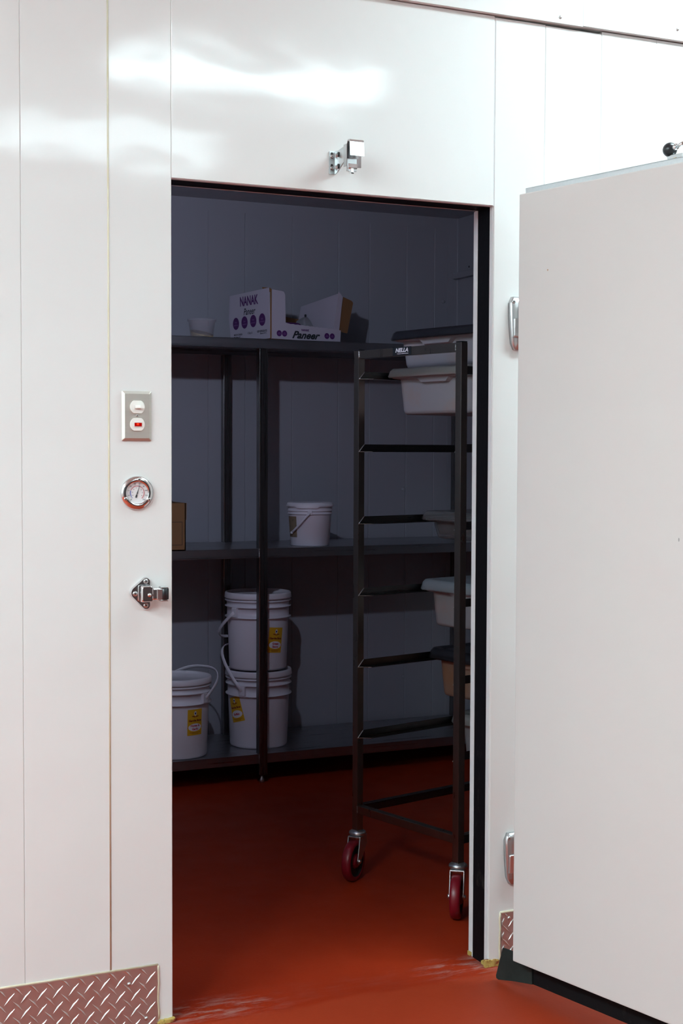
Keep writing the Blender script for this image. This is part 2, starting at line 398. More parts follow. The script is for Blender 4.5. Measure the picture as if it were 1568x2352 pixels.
tr = thing('trim_1', 'white closure panels screwed above the cold room up to the ceiling', 'trim', kind='structure')
for x0, x1, z0 in ((-3.3, 1.118, 2.461), (1.118, 3.6, 2.463)):
    m = MB(); vpanel(m, x0, x1, z0, 3.05, -0.016, T, 0.0016); m.build('closure_panel', 'panel', tr)
for x, z in ((1.047, 2.476), (1.421, 2.492), (0.66, 2.478), (0.25, 2.48)):
    m = MB(); m.lathe([(0.0001, -0.0195), (0.0022, -0.0195), (0.0042, -0.018), (0.0045, -0.016)], 14, (x, 0, z), 'y'); m.build('screw', 'screw', tr)

wb = thing('wall_back', 'grey white panelled back wall of the cold room behind the shelves', 'wall', kind='structure')
YB = 2.65; CEIL = 2.43
xs = [-1.2, -0.62, -0.42, -0.2, 0.02, 0.21, 0.41, 0.63, 0.83, 1.019, 1.188, 1.41, 1.633, 1.788, 1.976, 2.12, 2.29]
for a, b in zip(xs, xs[1:]):
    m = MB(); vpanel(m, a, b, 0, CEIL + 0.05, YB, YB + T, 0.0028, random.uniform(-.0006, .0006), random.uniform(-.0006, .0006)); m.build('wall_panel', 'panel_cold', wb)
m = MB(); m.prism([(2.19, YB), (2.19, YB - 0.0025), (2.236, YB - 0.004), (2.24, YB - 0.006), (2.24, YB)], (0, 0, 0), (1, 0, 0), (0, 1, 0), (0, 0, 1), CEIL); m.build('corner_angle', 'panel_cold', wb)
m = MB(); m.prism([(YB, CEIL), (YB - 0.002, CEIL - 0.05), (YB - 0.004, CEIL)], (-1.2, 0, 0), (0, 1, 0), (0, 0, 1), (1, 0, 0), 3.43); m.build('corner_angle', 'panel_cold', wb)
for x, z in ((2.168, 2.045), (1.965, 1.177), (1.968, 0.310)):
    m = MB(); m.lathe([(0.009, YB), (0.0085, YB - 0.002), (0.006, YB - 0.0035), (0.0001, YB - 0.004)], 18, (x, 0, z), 'y'); m.build('plug_cap', 'panel_cold', wb)

wr = thing('wall_right', 'grey white right side wall of the cold room', 'wall', kind='structure')
for a, b in ((0.1, 0.69), (0.69, 1.28), (1.28, 1.87), (1.87, 2.65)):
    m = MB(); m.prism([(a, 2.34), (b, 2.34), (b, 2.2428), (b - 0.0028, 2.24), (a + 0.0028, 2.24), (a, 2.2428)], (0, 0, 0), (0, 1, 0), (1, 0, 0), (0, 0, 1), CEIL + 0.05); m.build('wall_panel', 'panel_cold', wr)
m = MB(); m.box(2.212, 2.2401, 1.0, 2.641, 2.149, 2.178, bev=0.003); m.build('wall_rail', 'panel_cold', wr)
m = MB(); m.lathe([(0.0001, 2.2385), (0.004, 2.2385), (0.005, 2.2405)], 12, (0, 2.54, 2.197), 'x'); m.build('screw', 'dark', wr)
wl = thing('wall_left', 'left side wall of the cold room, hidden by the front wall', 'wall', kind='structure')
for a, b in ((0.1, 0.95), (0.95, 1.8), (1.8, 2.65)):
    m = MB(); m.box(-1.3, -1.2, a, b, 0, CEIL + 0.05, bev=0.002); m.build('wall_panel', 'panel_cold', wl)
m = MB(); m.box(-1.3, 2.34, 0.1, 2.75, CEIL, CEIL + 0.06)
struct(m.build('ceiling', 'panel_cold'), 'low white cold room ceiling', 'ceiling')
for nm, bx, mt, lb in (('wall_kitchen_left', (-3.4, -3.3, -6.1, 0.1, 0, 3.1), 'kitchen', 'kitchen side wall on the left behind the camera'),
                       ('wall_kitchen_right', (3.6, 3.7, -6.1, 0.1, 0, 3.1), 'kitchen', 'kitchen side wall on the right beyond the open door'),
                       ('wall_kitchen_back', (-3.4, 3.7, -6.2, -6.1, 0, 3.1), 'kitchen_dark', 'kitchen rear wall behind the camera')):
    m = MB(); m.box(*bx); struct(m.build(nm, mt), lb, 'wall')
m = MB(); m.box(-3.4, 3.7, -6.2, 0.1, 3.05, 3.12); struct(m.build('ceiling_kitchen', 'ceiling'), 'white kitchen ceiling above the closure panels', 'ceiling')

# ------------------------------------------------------------------ lamps
def ceiling_light(x, y, lx, ly, s, lab):
    t = thing('ceiling_light', lab, 'lamp', (x, y, 2.985), 0, 'kitchen ceiling lights')
    m = MB(); m.box(-lx / 2 - 0.03, lx / 2 + 0.03, -ly / 2 - 0.03, ly / 2 + 0.03, 0.0, 0.065, bev=0.006); m.build('housing', 'ceiling', t)
    m = MB(); m.box(-lx / 2, lx / 2, -ly / 2, ly / 2, -0.012, -0.0005); m.build('diffuser', lamp_mat('lit diffuser', COL_KITCHEN, s), t)
ceiling_light(1.75, -0.75, 1.2, 0.3, LAMP_NEAR, 'fluorescent ceiling light close to the cold room wall')
ceiling_light(1.2, -2.67, 1.2, 0.2, LAMP_MID, 'fluorescent ceiling light in the middle of the kitchen')
ceiling_light(1.0, -4.2, 1.2, 0.2, LAMP_FAR, 'fluorescent ceiling light at the back of the kitchen')
ceiling_light(-2.6, -1.3, 0.3, 1.2, LAMP_FILL_LEFT, 'unseen fill light added by the left kitchen wall near the cold room')  # fill added to brighten the front wall and the door face
ceiling_light(-2.6, -3.0, 0.3, 1.2, LAMP_FILL_LEFT, 'unseen fill light added by the left kitchen wall farther back')  # second added fill, placed where it misses the visible back wall
t = thing('bulkhead_lamp', 'small lamp on the inner face of the front wall above the doorway, with an added shading lip', 'lamp', (0.08, 0.1, 2.20))
lm = Matrix.Rotation(math.radians(20.6), 4, 'Z') @ Matrix.Rotation(math.radians(-2), 4, 'X')
m = MB(); m.box(-0.085, 0.085, -0.03, 0.045, -0.085, 0.07, bev=0.004); m.box(-0.085, 0.085, 0.04, LIP, -0.085, -0.081, bev=0.001); bmesh.ops.transform(m.bm, matrix=lm, verts=m.bm.verts); m.build('case_with_cutoff_lip', 'dark', t)  # projecting lip added to keep the lamp's light off the floor
m = MB(); m.lathe([(0.026, 0.0455), (0.026, 0.050), (0.0001, 0.051)], 28, (0, 0, 0), 'y'); bmesh.ops.transform(m.bm, matrix=lm, verts=m.bm.verts); m.build('lens', lamp_mat('lit lens', COL_COLD, LAMP_COLD), t)

# ------------------------------------------------------------------ diamond kick plates
def kick_plate(x0, x1, h, lab, screws, beads):
    t = thing('kick_plate', lab, 'kick plate', ((x0 + x1) / 2, 0, 0)); cx = (x0 + x1) / 2
    m = MB(); m.box(x0 - cx, x1 - cx, -0.0025, -0.0002, 0.001, h, bev=0.0005); m.build('plate', 'diamond', t)
    m = MB(); P_ = 0.0366
    nx = int((x1 - x0) / P_) + 3; nz = int(h / P_) + 3
    for i in range(nx):
        for j in range(nz):
            for k in (0, 1):
                bx = x1 - 0.018 - i * P_ - k * P_ / 2; bz = h - 0.026 - (j - 1) * P_ * 0.985 + k * P_ / 2 - (0.5 - 0.5) * 0
                a = PI / 4 * 1.06 if k == 0 else -PI / 4 * 1.06
                d = Vector((math.cos(a), 0, math.sin(a))); nn = Vector((-math.sin(a), 0, math.cos(a)))
                L, wd, hh = 0.0185, 0.0029, 0.0017
                c = Vector((bx, -0.0024, bz))
                lim = lambda p: Vector((min(max(p.x, x0 + 0.001), x1 - 0.001), p.y, min(max(p.z, 0.002), h - 0.001)))
                if bx < x0 - 0.008 or bx > x1 + 0.008 or bz < -0.006 or bz > h + 0.006: continue
                e0, e1 = lim(c - d * L), lim(c + d * L); s0, s1 = lim(c + nn * wd), lim(c - nn * wd)
                c2 = lim(c); t0 = c2 + Vector((0, -hh, 0)) - d * L * 0.45; t1 = c2 + Vector((0, -hh, 0)) + d * L * 0.45; t0, t1 = lim(t0), lim(t1)
                vs = [m.bm.verts.new(p - Vector((cx, 0, 0))) for p in (e0, s0, e1, s1, t0, t1)]
                for f in ((0, 1, 4), (1, 5, 4), (1, 2, 5), (2, 3, 5), (3, 4, 5), (3, 0, 4)):
                    try: m.bm.faces.new([vs[q] for q in f])
                    except ValueError: pass
    m.build('tread_pattern', 'tread', t)
    for sx, sz in screws:
        m = MB(); m.lathe([(0.0001, -0.0062), (0.0022, -0.006), (0.0042, -0.0045), (0.0052, -0.0024)], 16, (sx - cx, 0, sz), 'y'); m.build('screw', 'screw', t)
    for pts in beads:
        m = MB(); m.tube([(p[0] - cx, p[1], p[2]) for p in pts], 0.003, 0.0022, up=(0, 1, 0), seg=6); m.build('caulk_bead', 'caulk', t)
wob = lambda n, x, z0, z1: [(x + random.uniform(-0.0015, 0.0015), -0.001, z0 + (z1 - z0) * i / n) for i in range(n + 1)]
kick_plate(-0.72, -0.037, 0.140, 'wide aluminium diamond plate on the wall left of the doorway', [(-0.107, 0.106), (-0.066, 0.018), (-0.5, 0.106)],
           [[(-0.72, -0.001, 0.1415), (-0.4, -0.001, 0.142), (-0.037, -0.001, 0.1415)], wob(9, -0.0355, 0.012, 0.14)])
kick_plate(0.9, 1.5, 0.139, 'narrow visible strip of diamond plate right of the doorway behind the door edge', [(0.923, 0.123), (1.3, 0.12)],
           [[(0.897, -0.001, 0.1405), (1.2, -0.001, 0.141), (1.5, -0.001, 0.141)], wob(9, 0.8975, 0.01, 0.14)])

def wscrew(x, z, y, r, t, mat='screw', sock='dark'):
    m = MB(); m.lathe([(0.0001, y - r * 0.35), (r * 0.55, y - r * 0.4), (r * 0.9, y - r * 0.25), (r, y)], 18, (x, 0, z), 'y')
    m.lathe([(0.0001, y - r * 0.43), (r * 0.3, y - r * 0.43), (r * 0.3, y - r * 0.3)], 6, (x, 0, z), 'y', mi=1, smooth=False)
    m.build('screw', [mat, sock], t)
# ------------------------------------------------------------------ switch with pilot light
t = thing('light_switch', 'stainless switch plate with white toggle above a red pilot light', 'switch', (-0.085, 0, 1.4295))
m = MB(); hw, hh = 0.0352, 0.0572
rings = [[(x, 0.0, z) for x, z in rrect(hw, hh, 0.002, 2)], [(x, -0.002, z) for x, z in rrect(hw, hh, 0.002, 2)], [(x, -0.0065, z) for x, z in rrect(hw - 0.0062, hh - 0.0062, 0.001, 2)]]
m.loft(rings, smooth=False); m.build('cover_plate', 'cover', t)
def lobed(r, hz, n=10):   # circle with its top and bottom cut flat
    a0 = math.asin(hz / r); out = []
    for i in range(n + 1): a = -a0 + 2 * a0 * i / n; out.append((r * math.cos(a), r * math.sin(a)))
    for i in range(n + 1): a = PI - a0 + 2 * a0 * i / n; out.append((r * math.cos(a), r * math.sin(a)))
    return out
for dz, nm in ((0.0205, 'switch_body'), (-0.0195, 'pilot_light')):
    m = MB(); m.prism(lobed(0.0172, 0.0145), (0, -0.0062, dz), (1, 0, 0), (0, 0, 1), (0, -1, 0), 0.0033, bev=0.0007); o = m.build(nm, 'white', t)
    if dz > 0:
        m = MB(); m.prism(rrect(0.0098, 0.0050, 0.001, 2), (0.001, -0.0094, dz), (1, 0, 0), (0, 0, 1), (0, -1, 0), 0.0012); m.build('toggle_frame', 'white', o)
        m = MB(); m.loft([[(x, -0.0094, z) for x, z in rrect(0.0072, 0.0038, 0.001, 2, 0.0, dz)], [(x, -0.0225, z) for x, z in rrect(0.0042, 0.0033, 0.001, 2, 0.0075, dz + 0.0004)]]); m.build('toggle', 'white', o)
    else:
        m = MB(); m.prism(rrect(0.0098, 0.0054, 0.001, 2), (0.001, -0.0094, dz), (1, 0, 0), (0, 0, 1), (0, -1, 0), 0.001); m.build('lens_frame', 'white', o)
        m = MB(); m.prism(rrect(0.0085, 0.0041, 0.0006, 2), (0.001, -0.0103, dz), (1, 0, 0), (0, 0, 1), (0, -1, 0), 0.0012); m.build('lens', 'lens', o)
        m = MB(); m.prism([(p[0], p[1]) for p in disc(0.003, 0.002, 12)[0]], (0.0, -0.0114, dz + 0.0008), (1, 0, 0), (0, 0, 1), (0, -1, 0), 0.0004); m.build('lamp_glow', 'lens_hot', o)
wscrew(0, 0.0006, -0.0064, 0.0032, t)

# ------------------------------------------------------------------ dial thermometer
t = thing('thermometer', 'round chrome dial thermometer on the wall below the switch', 'thermometer', (-0.0845, 0, 1.2525))
m = MB(); m.lathe([(0.0385, 0.0), (0.0392, -0.003), (0.0375, -0.0062), (0.031, -0.0085), (0.0262, -0.0088), (0.0246, -0.0065), (0.0246, -0.003)], 48, (0, 0, 0), 'y', caps=False); m.build('bezel', 'chrome', t)
m = MB(); m.lathe([(0.0246, -0.0034), (0.0001, -0.0034)], 48, (0, 0, 0), 'y', caps=False); dial = m.build('dial', 'paper', t, recalc=False)
fy = lambda y: (lambda u, v, q: (u, y, v))
m = MB()
def arc(mb, r0, r1, a0, a1, mi, y=-0.0038, n=14):
    mb.quadgrid(0, 1, r0, r1, n, 1, lambda u, r: (r * math.cos(math.radians(a0 + (a1 - a0) * u)), y, r * math.sin(math.radians(a0 + (a1 - a0) * u))), mi, False)
arc(m, 0.0155, 0.0168, 155, -50, 0); arc(m, 0.0152, 0.017, 205, 160, 1); arc(m, 0.0155, 0.017, 78, 68, 1); arc(m, 0.0155, 0.0166, 225, 205, 1)
m.build('scale_band', ['redink', 'blue'], dial)
m = MB()
for k in range(37):
    a = 225 - 270 * k / 36; l = 0.0028 if k % 4 == 0 else 0.0015
    arc(m, 0.0172, 0.0172 + l, a - 0.6, a + 0.6, 0, n=1)
for k in range(10):
    a = math.radians(225 - 270 * k / 9)
    vs, fs = text(str(-40 + 20 * k), 0.0042); m.flat(vs, fs, lambda u, v, q, a=a: (0.0218 * math.cos(a) + u, -0.0038, 0.0218 * math.sin(a) + v))
for k in range(8):
    a = math.radians(205 - 235 * k / 7)
    vs, fs = text(str(-40 + 10 * k), 0.0032); m.flat(vs, fs, lambda u, v, q, a=a: (0.0122 * math.cos(a) + u, -0.0038, 0.0122 * math.sin(a) + v))
m.build('scale_figures', 'ink', dial)
m = MB(); a = math.radians(72); d = Vector((math.cos(a), 0, math.sin(a))); nn = Vector((-d.z, 0, d.x))
pts = [d * 0.019, nn * 0.0009 + d * 0.004, nn * 0.001 - d * 0.0105, -d * 0.0125, -nn * 0.001 - d * 0.0105, -nn * 0.0009 + d * 0.004]
m.prism([(p.x, p.z) for p in pts], (0, -0.0048, 0), (1, 0, 0), (0, 0, 1), (0, -1, 0), 0.0005)
m.prism([((-d * 0.008 + nn * sx).x + d.x * q, (-d * 0.008 + nn * sx).z + d.z * q) for sx, q in ((.002, .003), (.002, -.003), (-.002, -.003), (-.002, .003))], (0, -0.0048, 0), (1, 0, 0), (0, 0, 1), (0, -1, 0), 0.0006)
m.lathe([(0.0001, -0.0062), (0.0016, -0.006), (0.0018, -0.0048)], 12, (0, 0, 0), 'y'); m.build('needle', 'ink', t)
m = MB(); m.lathe([(0.0245, -0.0068), (0.0001, -0.0072)], 32, (0, 0, 0), 'y', caps=False); m.build('glass', 'crystal', t)
for a in (84, 205, 330): wscrew(0.0312 * math.cos(math.radians(a)), 0.0312 * math.sin(math.radians(a)), -0.0078, 0.0046, t)

# ------------------------------------------------------------------ latch strike
t = thing('latch_strike', 'chrome door latch strike with black roller on the wall left of the doorway', 'latch', (-0.065, 0, 1.02))
def hullpoly(circles, n=12):
    pts = []
    for (cx, cy, r) in circles:
        for i in range(n * 2): pts.append((cx + r * math.cos(PI * i / n), cy + r * math.sin(PI * i / n)))
    pts = sorted(set((round(a, 6), round(b, 6)) for a, b in pts))
    cr = lambda o, a, b: (a[0] - o[0]) * (b[1] - o[1]) - (a[1] - o[1]) * (b[0] - o[0])
    lo, up = [], []
    for p in pts:
        while len(lo) > 1 and cr(lo[-2], lo[-1], p) <= 0: lo.pop()
        lo.append(p)
    for p in reversed(pts):
        while len(up) > 1 and cr(up[-2], up[-1], p) <= 0: up.pop()
        up.append(p)
    return lo[:-1] + up[:-1]
hp = hullpoly([(0.0, 0.028, 0.0095), (0.0, -0.029, 0.0095), (-0.0225, 0.002, 0.0155)])
m = MB(); m.loft([[(x, 0, z) for x, z in hp], [(x, -0.004, z) for x, z in hp], [(x * 0.93, -0.0085, z * 0.94) for x, z in hp]], smooth=False); m.build('base_plate', 'chrome', t)
for sx, sz in ((-0.001, 0.028), (-0.001, -0.028), (-0.0265, 0.0)): wscrew(sx, sz, -0.0084, 0.0062, t, 'zinc')
m = MB()
m.loft([[(x, -0.006, z) for x, z in rrect(0.0135, 0.019, 0.003, 3, -0.004, 0)], [(x, -0.026, z) for x, z in rrect(0.0135, 0.0185, 0.003, 3, -0.0035, 0)], [(x, -0.03, z) for x, z in rrect(0.0115, 0.0165, 0.004, 3, -0.003, 0)]]); m.build('housing', 'chrome', t)
m = MB(); m.lathe([(0.0001, -0.0345), (0.0035, -0.0335), (0.0046, -0.031), (0.0046, -0.029)], 16, (0.001, 0, -0.002), 'y'); m.build('pin', 'chrome', t)
m = MB(); m.box(0.008, 0.031, -0.034, -0.014, -0.0135, 0.0135, bev=0.003); arm = m.build('roller_arm', 'chrome', t)
m = MB(); m.box(0.018, 0.034, -0.0385, -0.034, -0.0125, 0.0125, bev=0.0015)
m.box(0.026, 0.0445, -0.037, -0.02, 0.0128, 0.0168, bev=0.0012); m.box(0.026, 0.0445, -0.037, -0.02, -0.0172, -0.0132, bev=0.0012); m.build('roller_yoke', 'cast', arm)
m = MB(); m.lathe([(0.0085, -0.0128), (0.0095, -0.0118), (0.0095, 0.0118), (0.0085, 0.0128)], 24, (0.0365, -0.0325, 0), 'z'); m.build('roller', 'blackplastic', arm)

# ------------------------------------------------------------------ closer hook above the doorway
t = thing('closer_hook', 'zinc door closer hook bracket on the white wall above the doorway', 'door closer', (0.412, 0, 2.05))
def slotplate(mb, o, U, V, N, poly, th): mb.prism(poly, o, U, V, N, th, bev=0.0006)
m = MB(); slotplate(m, (-0.0145, 0, 0), (1, 0, 0), (0, 0, 1), (0, -1, 0), [(0, -0.029), (0.016, -0.029), (0.016, 0.027), (0.002, 0.027), (0, 0.025)], 0.003)
slotplate(m, (0.0002, -0.001, 0), (0.18, -0.98, 0), (0, 0, 1), (1, 0, 0), [(0, -0.029), (0.012, -0.025), (0.045, 0.0), (0.045, 0.034), (0.015, 0.027), (0, 0.027)], 0.0025)
m.build('mounting_bracket', 'zinc', t)
for zz in (0.0165, -0.0115):
    m = MB(); m.prism(rrect(0.0032, 0.0075, 0.003, 4), (-0.0072, -0.003, zz), (1, 0, 0), (0, 0, 1), (0, -1, 0), 0.0003); m.build('slot', 'dark', t)
    wscrew(-0.007, zz - 0.002, -0.003, 0.0042, t)
    m = MB(); m.prism(rrect(0.003, 0.006, 0.0028, 4), (0.0032 + 0.0006, -0.02, zz), (0.18, -0.98, 0), (0, 0, 1), (-1, 0, 0), 0.0025); m.build('slot', 'dark', t)
    m = MB(); m.lathe([(0.0045, -0.001), (0.0045, 0.004), (0.003, 0.0052), (0.0001, 0.0055)][::-1], 6, (-0.0048, -0.02, zz - 0.003), 'x', smooth=False); m.build('bolt', 'zinc', t)
m = MB()
# hook: upright strap, rolled top and broad front tongue
prof = [(-0.062, -0.02), (-0.0595, -0.02), (-0.0595, 0.035), (-0.062, 0.0425), (-0.068, 0.0455), (-0.0745, 0.0435), (-0.0775, 0.038), (-0.0797, 0.0045), (-0.0777, 0.0045), (-0.0756, 0.036), (-0.0735, 0.0405), (-0.068, 0.043), (-0.0642, 0.0405), (-0.062, 0.034)]
m.prism(prof, (0.006, 0, 0), (0, 1, 0), (0, 0, 1), (1, 0, 0), 0.0375, bev=0.0004)
m.build('hook', 'chrome', t)
m = MB(); m.box(0.006, 0.0085, -0.062, -0.042, -0.017, 0.036, bev=0.0005); m.box(0.006, 0.0315, -0.0625, -0.0585, -0.03, 0.0, bev=0.001); m.build('hook_web', 'zinc', t)
m = MB(); m.prism([(-0.066, -0.012), (-0.0585, -0.016), (-0.0585, -0.026), (-0.0675, -0.023)], (0.0075, 0, 0), (0, 1, 0), (0, 0, 1), (1, 0, 0), 0.0235, bev=0.0008); m.build('adjuster_ledge', 'chrome', t)
m = MB(); m.lathe([(0.0062, -0.036), (0.007, -0.033), (0.0065, -0.022)], 6, (0.0185, -0.0605, 0), 'z', smooth=False); m.build('adjuster_nut', 'chrome', t)

# ------------------------------------------------------------------ hinge straps on the wall
def hinge(z, lab):
    t = thing('door_hinge', lab, 'hinge', (0.934, 0, z), 0, 'cold room door hinges')
    n = 9; rings = []
    for k in range(n):     # rounded long cast body, narrower at its foot
        f = k / (n - 1); zz = 0.068 - 0.136 * f
        wdt = 0.0275 - 0.008 * max(0, (f - 0.35) / 0.65) ** 1.6
        if k == 0: wdt *= 0.72
        if k == n - 1: wdt *= 0.7
        dep = 0.012 + 0.004 * math.sin(PI * f)
        rings.append([(-wdt, 0, zz), (-wdt * 0.98, -dep * 0.7, zz), (-wdt * 0.8, -dep, zz), (wdt * 0.8, -dep, zz), (wdt * 0.98, -dep * 0.7, zz), (wdt, 0, zz)])
    m = MB(); m.loft(rings); m.build('strap', 'cast', t)
    m = MB(); m.loft([[(x, -0.01, zz) for x, zz in rrect(0.0215, 0.026, 0.003, 3, 0.0, -0.014)], [(x, -0.023, zz) for x, zz in rrect(0.0205, 0.023, 0.003, 3, 0.0, -0.011)]]); o = m.build('knuckle', 'cast', t)
    m = MB(); m.lathe([(0.008, -0.035), (0.009, -0.03), (0.009, 0.012), (0.008, 0.016)], 20, (0.02, -0.02, 0.0), 'z'); m.build('hinge_pin', 'cast', o)
    wscrew(-0.0185, 0.055, -0.0125, 0.0056, t, 'zinc'); wscrew(0.013, -0.055, -0.012, 0.0056, t, 'zinc')
hinge(1.682, 'upper cast hinge strap on the wall beside the open door')
hinge(0.283, 'lower cast hinge strap on the wall above the diamond plate')

# ------------------------------------------------------------------ cold room door, standing open
TH = math.radians(-77.1)
D0 = (0.8155, -0.197, 0.0)
dr = thing('door_1', 'thick white cold room door standing open on the right', 'door', D0, TH, kind='structure')
DL = 0.845                                 # local +x runs from the hinge edge to the latch edge, +y is away from the viewer
m = MB(); m.box(0, DL, 0, 0.05, 0.0887, 1.974, bev=0.003); m.build('door_panel', 'door', dr)
m = MB(); m.box(-0.022, DL + 0.03, 0.047, 0.098, 0.075, 1.9935, bev=0.003); fl = m.build('door_flange', 'door', dr)
m = MB(); m.box(-0.022, DL + 0.029, 0.0432, 0.0472, 1.9745, 1.9965, bev=0.0008); m.box(-0.022, DL + 0.029, 0.0432, 0.0985, 1.9935, 1.9965, bev=0.0008); m.build('flange_channel', 'alu', fl)
m = MB(); m.box(0.022, DL + 0.029, 0.040, 0.0445, 0.079, 0.089, bev=0.0008); m.build('bottom_lip', 'seam_white', fl)
m = MB(); m.box(0.0, DL + 0.025, 0.0475, 0.053, 0.026, 0.09, bev=0.001); m.build('door_sweep', 'rubber', dr)
m = MB(); m.prism([(-0.0795, 0.0905), (-0.03, 0.092), (0.022, 0.088), (0.026, 0.027), (-0.04, 0.0155), (-0.094, 0.0035), (-0.102, 0.005), (-0.1035, 0.012)], (0, 0.0465, 0), (1, 0, 0), (0, 0, 1), (0, -1, 0), 0.004, bev=0.0012); m.build('sweep_flap', 'flap', dr)
# hydraulic closer on the outer side, its roller showing above the door
m = MB(); m.box(0.37, 0.53, 0.098, 0.135, 1.88, 1.96, bev=0.008); cl = m.build('closer_body', 'white', dr)
m = MB(); m.prism([(0.404, 1.955), (0.49, 1.955), (0.495, 2.013), (0.455, 2.024), (0.432, 2.022)], (0, 0.085, 0), (1, 0, 0), (0, 0, 1), (0, 1, 0), 0.026, bev=0.003); m.build('closer_arm', 'white', cl)
m = MB(); m.prism([(0.402, 1.985), (0.432, 1.985), (0.44, 2.012), (0.392, 2.012)], (0, 0.07, 0), (1, 0, 0), (0, 0, 1), (0, 1, 0), 0.012, bev=0.001); m.build('roller_bracket', 'zinc', cl)
m = MB(); m.lathe([(0.0001, 0.066), (0.005, 0.0665), (0.006, 0.070)], 6, (0.418, 0, 1.999), 'y', smooth=False); m.build('bracket_bolt', 'gold', cl)
bc = Vector((0.398, 0.075, 2.0250))
t2 = bmesh.new(); bmesh.ops.create_uvsphere(t2, u_segments=28, v_segments=16, radius=0.0162)
for f in t2.faces: f.smooth = True
m = MB(); m._merge(t2, 0, Matrix.Translation(bc), True); m.build('roller_ball', 'blackplastic', cl)
m = MB(); dv = Vector((0.9, -0.18, 0.12)).normalized()
m.tube([bc + dv * 0.0125, bc + dv * 0.0165, bc + dv * 0.017, bc + dv * 0.024], 0.0066, seg=12); m.tube([bc + dv * 0.02, bc + dv * 0.045], 0.0045, seg=10); m.build('roller_axle', 'chrome', cl)

# ------------------------------------------------------------------ stainless shelf unit
SY0, SY1 = 2.163, 2.625
sh = thing('shelf_unit', 'long stainless steel three tier shelf unit along the back wall', 'shelf unit', (1.0, 2.39, 0))
ox, oy = 1.0, 2.39
def tray(z1, x0, x1, notches):
    m = MB(); d = 0.038; th = 0.0016
    xs_ = [x0] + [v for n_ in notches for v in n_] + [x1]
    for i in range(0, len(xs_), 2):
        a, b = xs_[i] - ox, xs_[i + 1] - ox
        m.box(a, b, SY0 - oy, SY0 + th - oy, z1 - d, z1, bev=0.0006); m.box(a, b, SY0 - oy, SY0 + 0.045 - oy, z1 - th, z1)
    m.box(x0 - ox, x1 - ox, SY0 + (0.04 if notches else 0.001) - oy, SY1 - oy, z1 - th, z1)
    m.box(x0 - ox, x1 - ox, SY1 - th - oy, SY1 - oy, z1 - d, z1, bev=0.0006)
    m.box(x0 - ox, x1 - ox, SY0 + 0.001 - oy, SY0 + 0.012 - oy, z1 - d, z1 - d + th); m.box(x0 - ox, x1 - ox, SY1 - 0.012 - oy, SY1 - 0.001 - oy, z1 - d, z1 - d + th)
    for k in range(1): m.box(x0 - ox, x1 - ox, (SY0 + SY1) / 2 - 0.03 - oy, (SY0 + SY1) / 2 + 0.03 - oy, z1 - 0.025, z1 - th)
    return m.build('shelf', 'steel', sh)
PX = [-0.62, 1.0645, 2.195]
nt = [(x - 0.0005, x + 0.0365) for x in PX]
tray(1.80, -0.66, 2.232, []); tray(0.957, -0.66, 2.232, nt); tray(0.1205, -0.66, 2.232, nt)
for x in PX:
    for y, zt in ((SY0 - 0.001, 1.7615), (SY1 - 0.042, 1.7615)):
        m = MB(); m.box(x - ox, x + 0.036 - ox, y - oy, y + 0.036 - oy, 0.034, zt, bev=0.0022); p = m.build('post', 'post', sh)
        cx, cy = x + 0.018 - ox, y + 0.018 - oy
        m = MB(); m.lathe([(0.0001, 0.0), (0.0085, 0.0), (0.0105, 0.004), (0.0105, 0.013), (0.006, 0.021), (0.0045, 0.036)], 18, (cx, cy, 0)); m.build('bullet_foot', 'zinc', p)
        if y < 2.3:
            for zz in (0.957, 0.1205):
                m = MB(); m.tube([(x - ox + random.uniform(-.0008, .0008), SY0 - oy - 0.0008, zz - 0.037 * k / 7) for k in range(8)], 0.0017, seg=6); m.build('weld_bead', 'screw', p)

# ------------------------------------------------------------------ rolling rack
RZ = math.atan2(0.247, 0.969)
RO = Vector((0.997, 0.402, 0))
rk = thing('rolling_rack', 'stainless rolling tray rack with red wheels just inside the doorway', 'rack', RO, RZ)
RL, RW, HT = 0.66, 0.459, 0.01225
def rackpt(x, y, z=0.0): return RO + Vector((math.cos(RZ) * x - math.sin(RZ) * y, math.sin(RZ) * x + math.cos(RZ) * y, z))
for (x, y) in ((0, 0), (0, RW), (RL, RW), (RL, 0)):
    m = MB(); m.box(x - HT, x + HT, y - HT, y + HT, 0.152, 1.6635, bev=0.0016); p = m.build('post', 'rack', rk)
    m = MB(); m.box(x - HT + 0.0006, x + HT - 0.0006, y - HT + 0.0006, y + HT - 0.0006, 1.6637, 1.6668, bev=0.0008); m.build('end_cap', 'blackplastic', p)
LV = [1.574, 1.348, 1.123, 0.898, 0.673, 0.449]
for zr in LV:
    for s_, y0 in ((-1, RW - HT), (1, HT)):
        m = MB()
        m.prism([(-HT, zr), (RL + HT, zr), (RL + HT - 0.022, zr + 0.024), (HT, zr + 0.024)], (0, y0, 0), (1, 0, 0), (0, 0, 1), (0, s_, 0), 0.0017, bev=0.0004)
        m.prism([(-HT, 0), (RL + HT, 0), (RL - 0.02, 0.0305), (0.02, 0.0305)], (0, y0, zr), (1, 0, 0), (0, s_, 0), (0, 0, 1), 0.0017, bev=0.0004)
        o = m.build('runner', 'dark_steel', rk)
        m = MB(); m.tube([(-HT + 0.023 * k / 6 + 0.0004, y0 + s_ * 0.0012, zr + 0.024 * k / 6) for k in range(7)], 0.0013, seg=6); m.build('weld_bead', 'screw', o)
def bar(x0, x1, y0, y1, z0, z1, nm, mt='rack'):
    m = MB(); m.box(x0, x1, y0, y1, z0, z1, bev=0.0014); return m.build(nm, mt, rk)
bt = HT - 0.0006
tb = bar(-bt, bt, HT, RW - HT, 1.6375, 1.6625, 'top_bar'); bar(RL - bt, RL + bt, HT, RW - HT, 1.6375, 1.6625, 'top_bar')
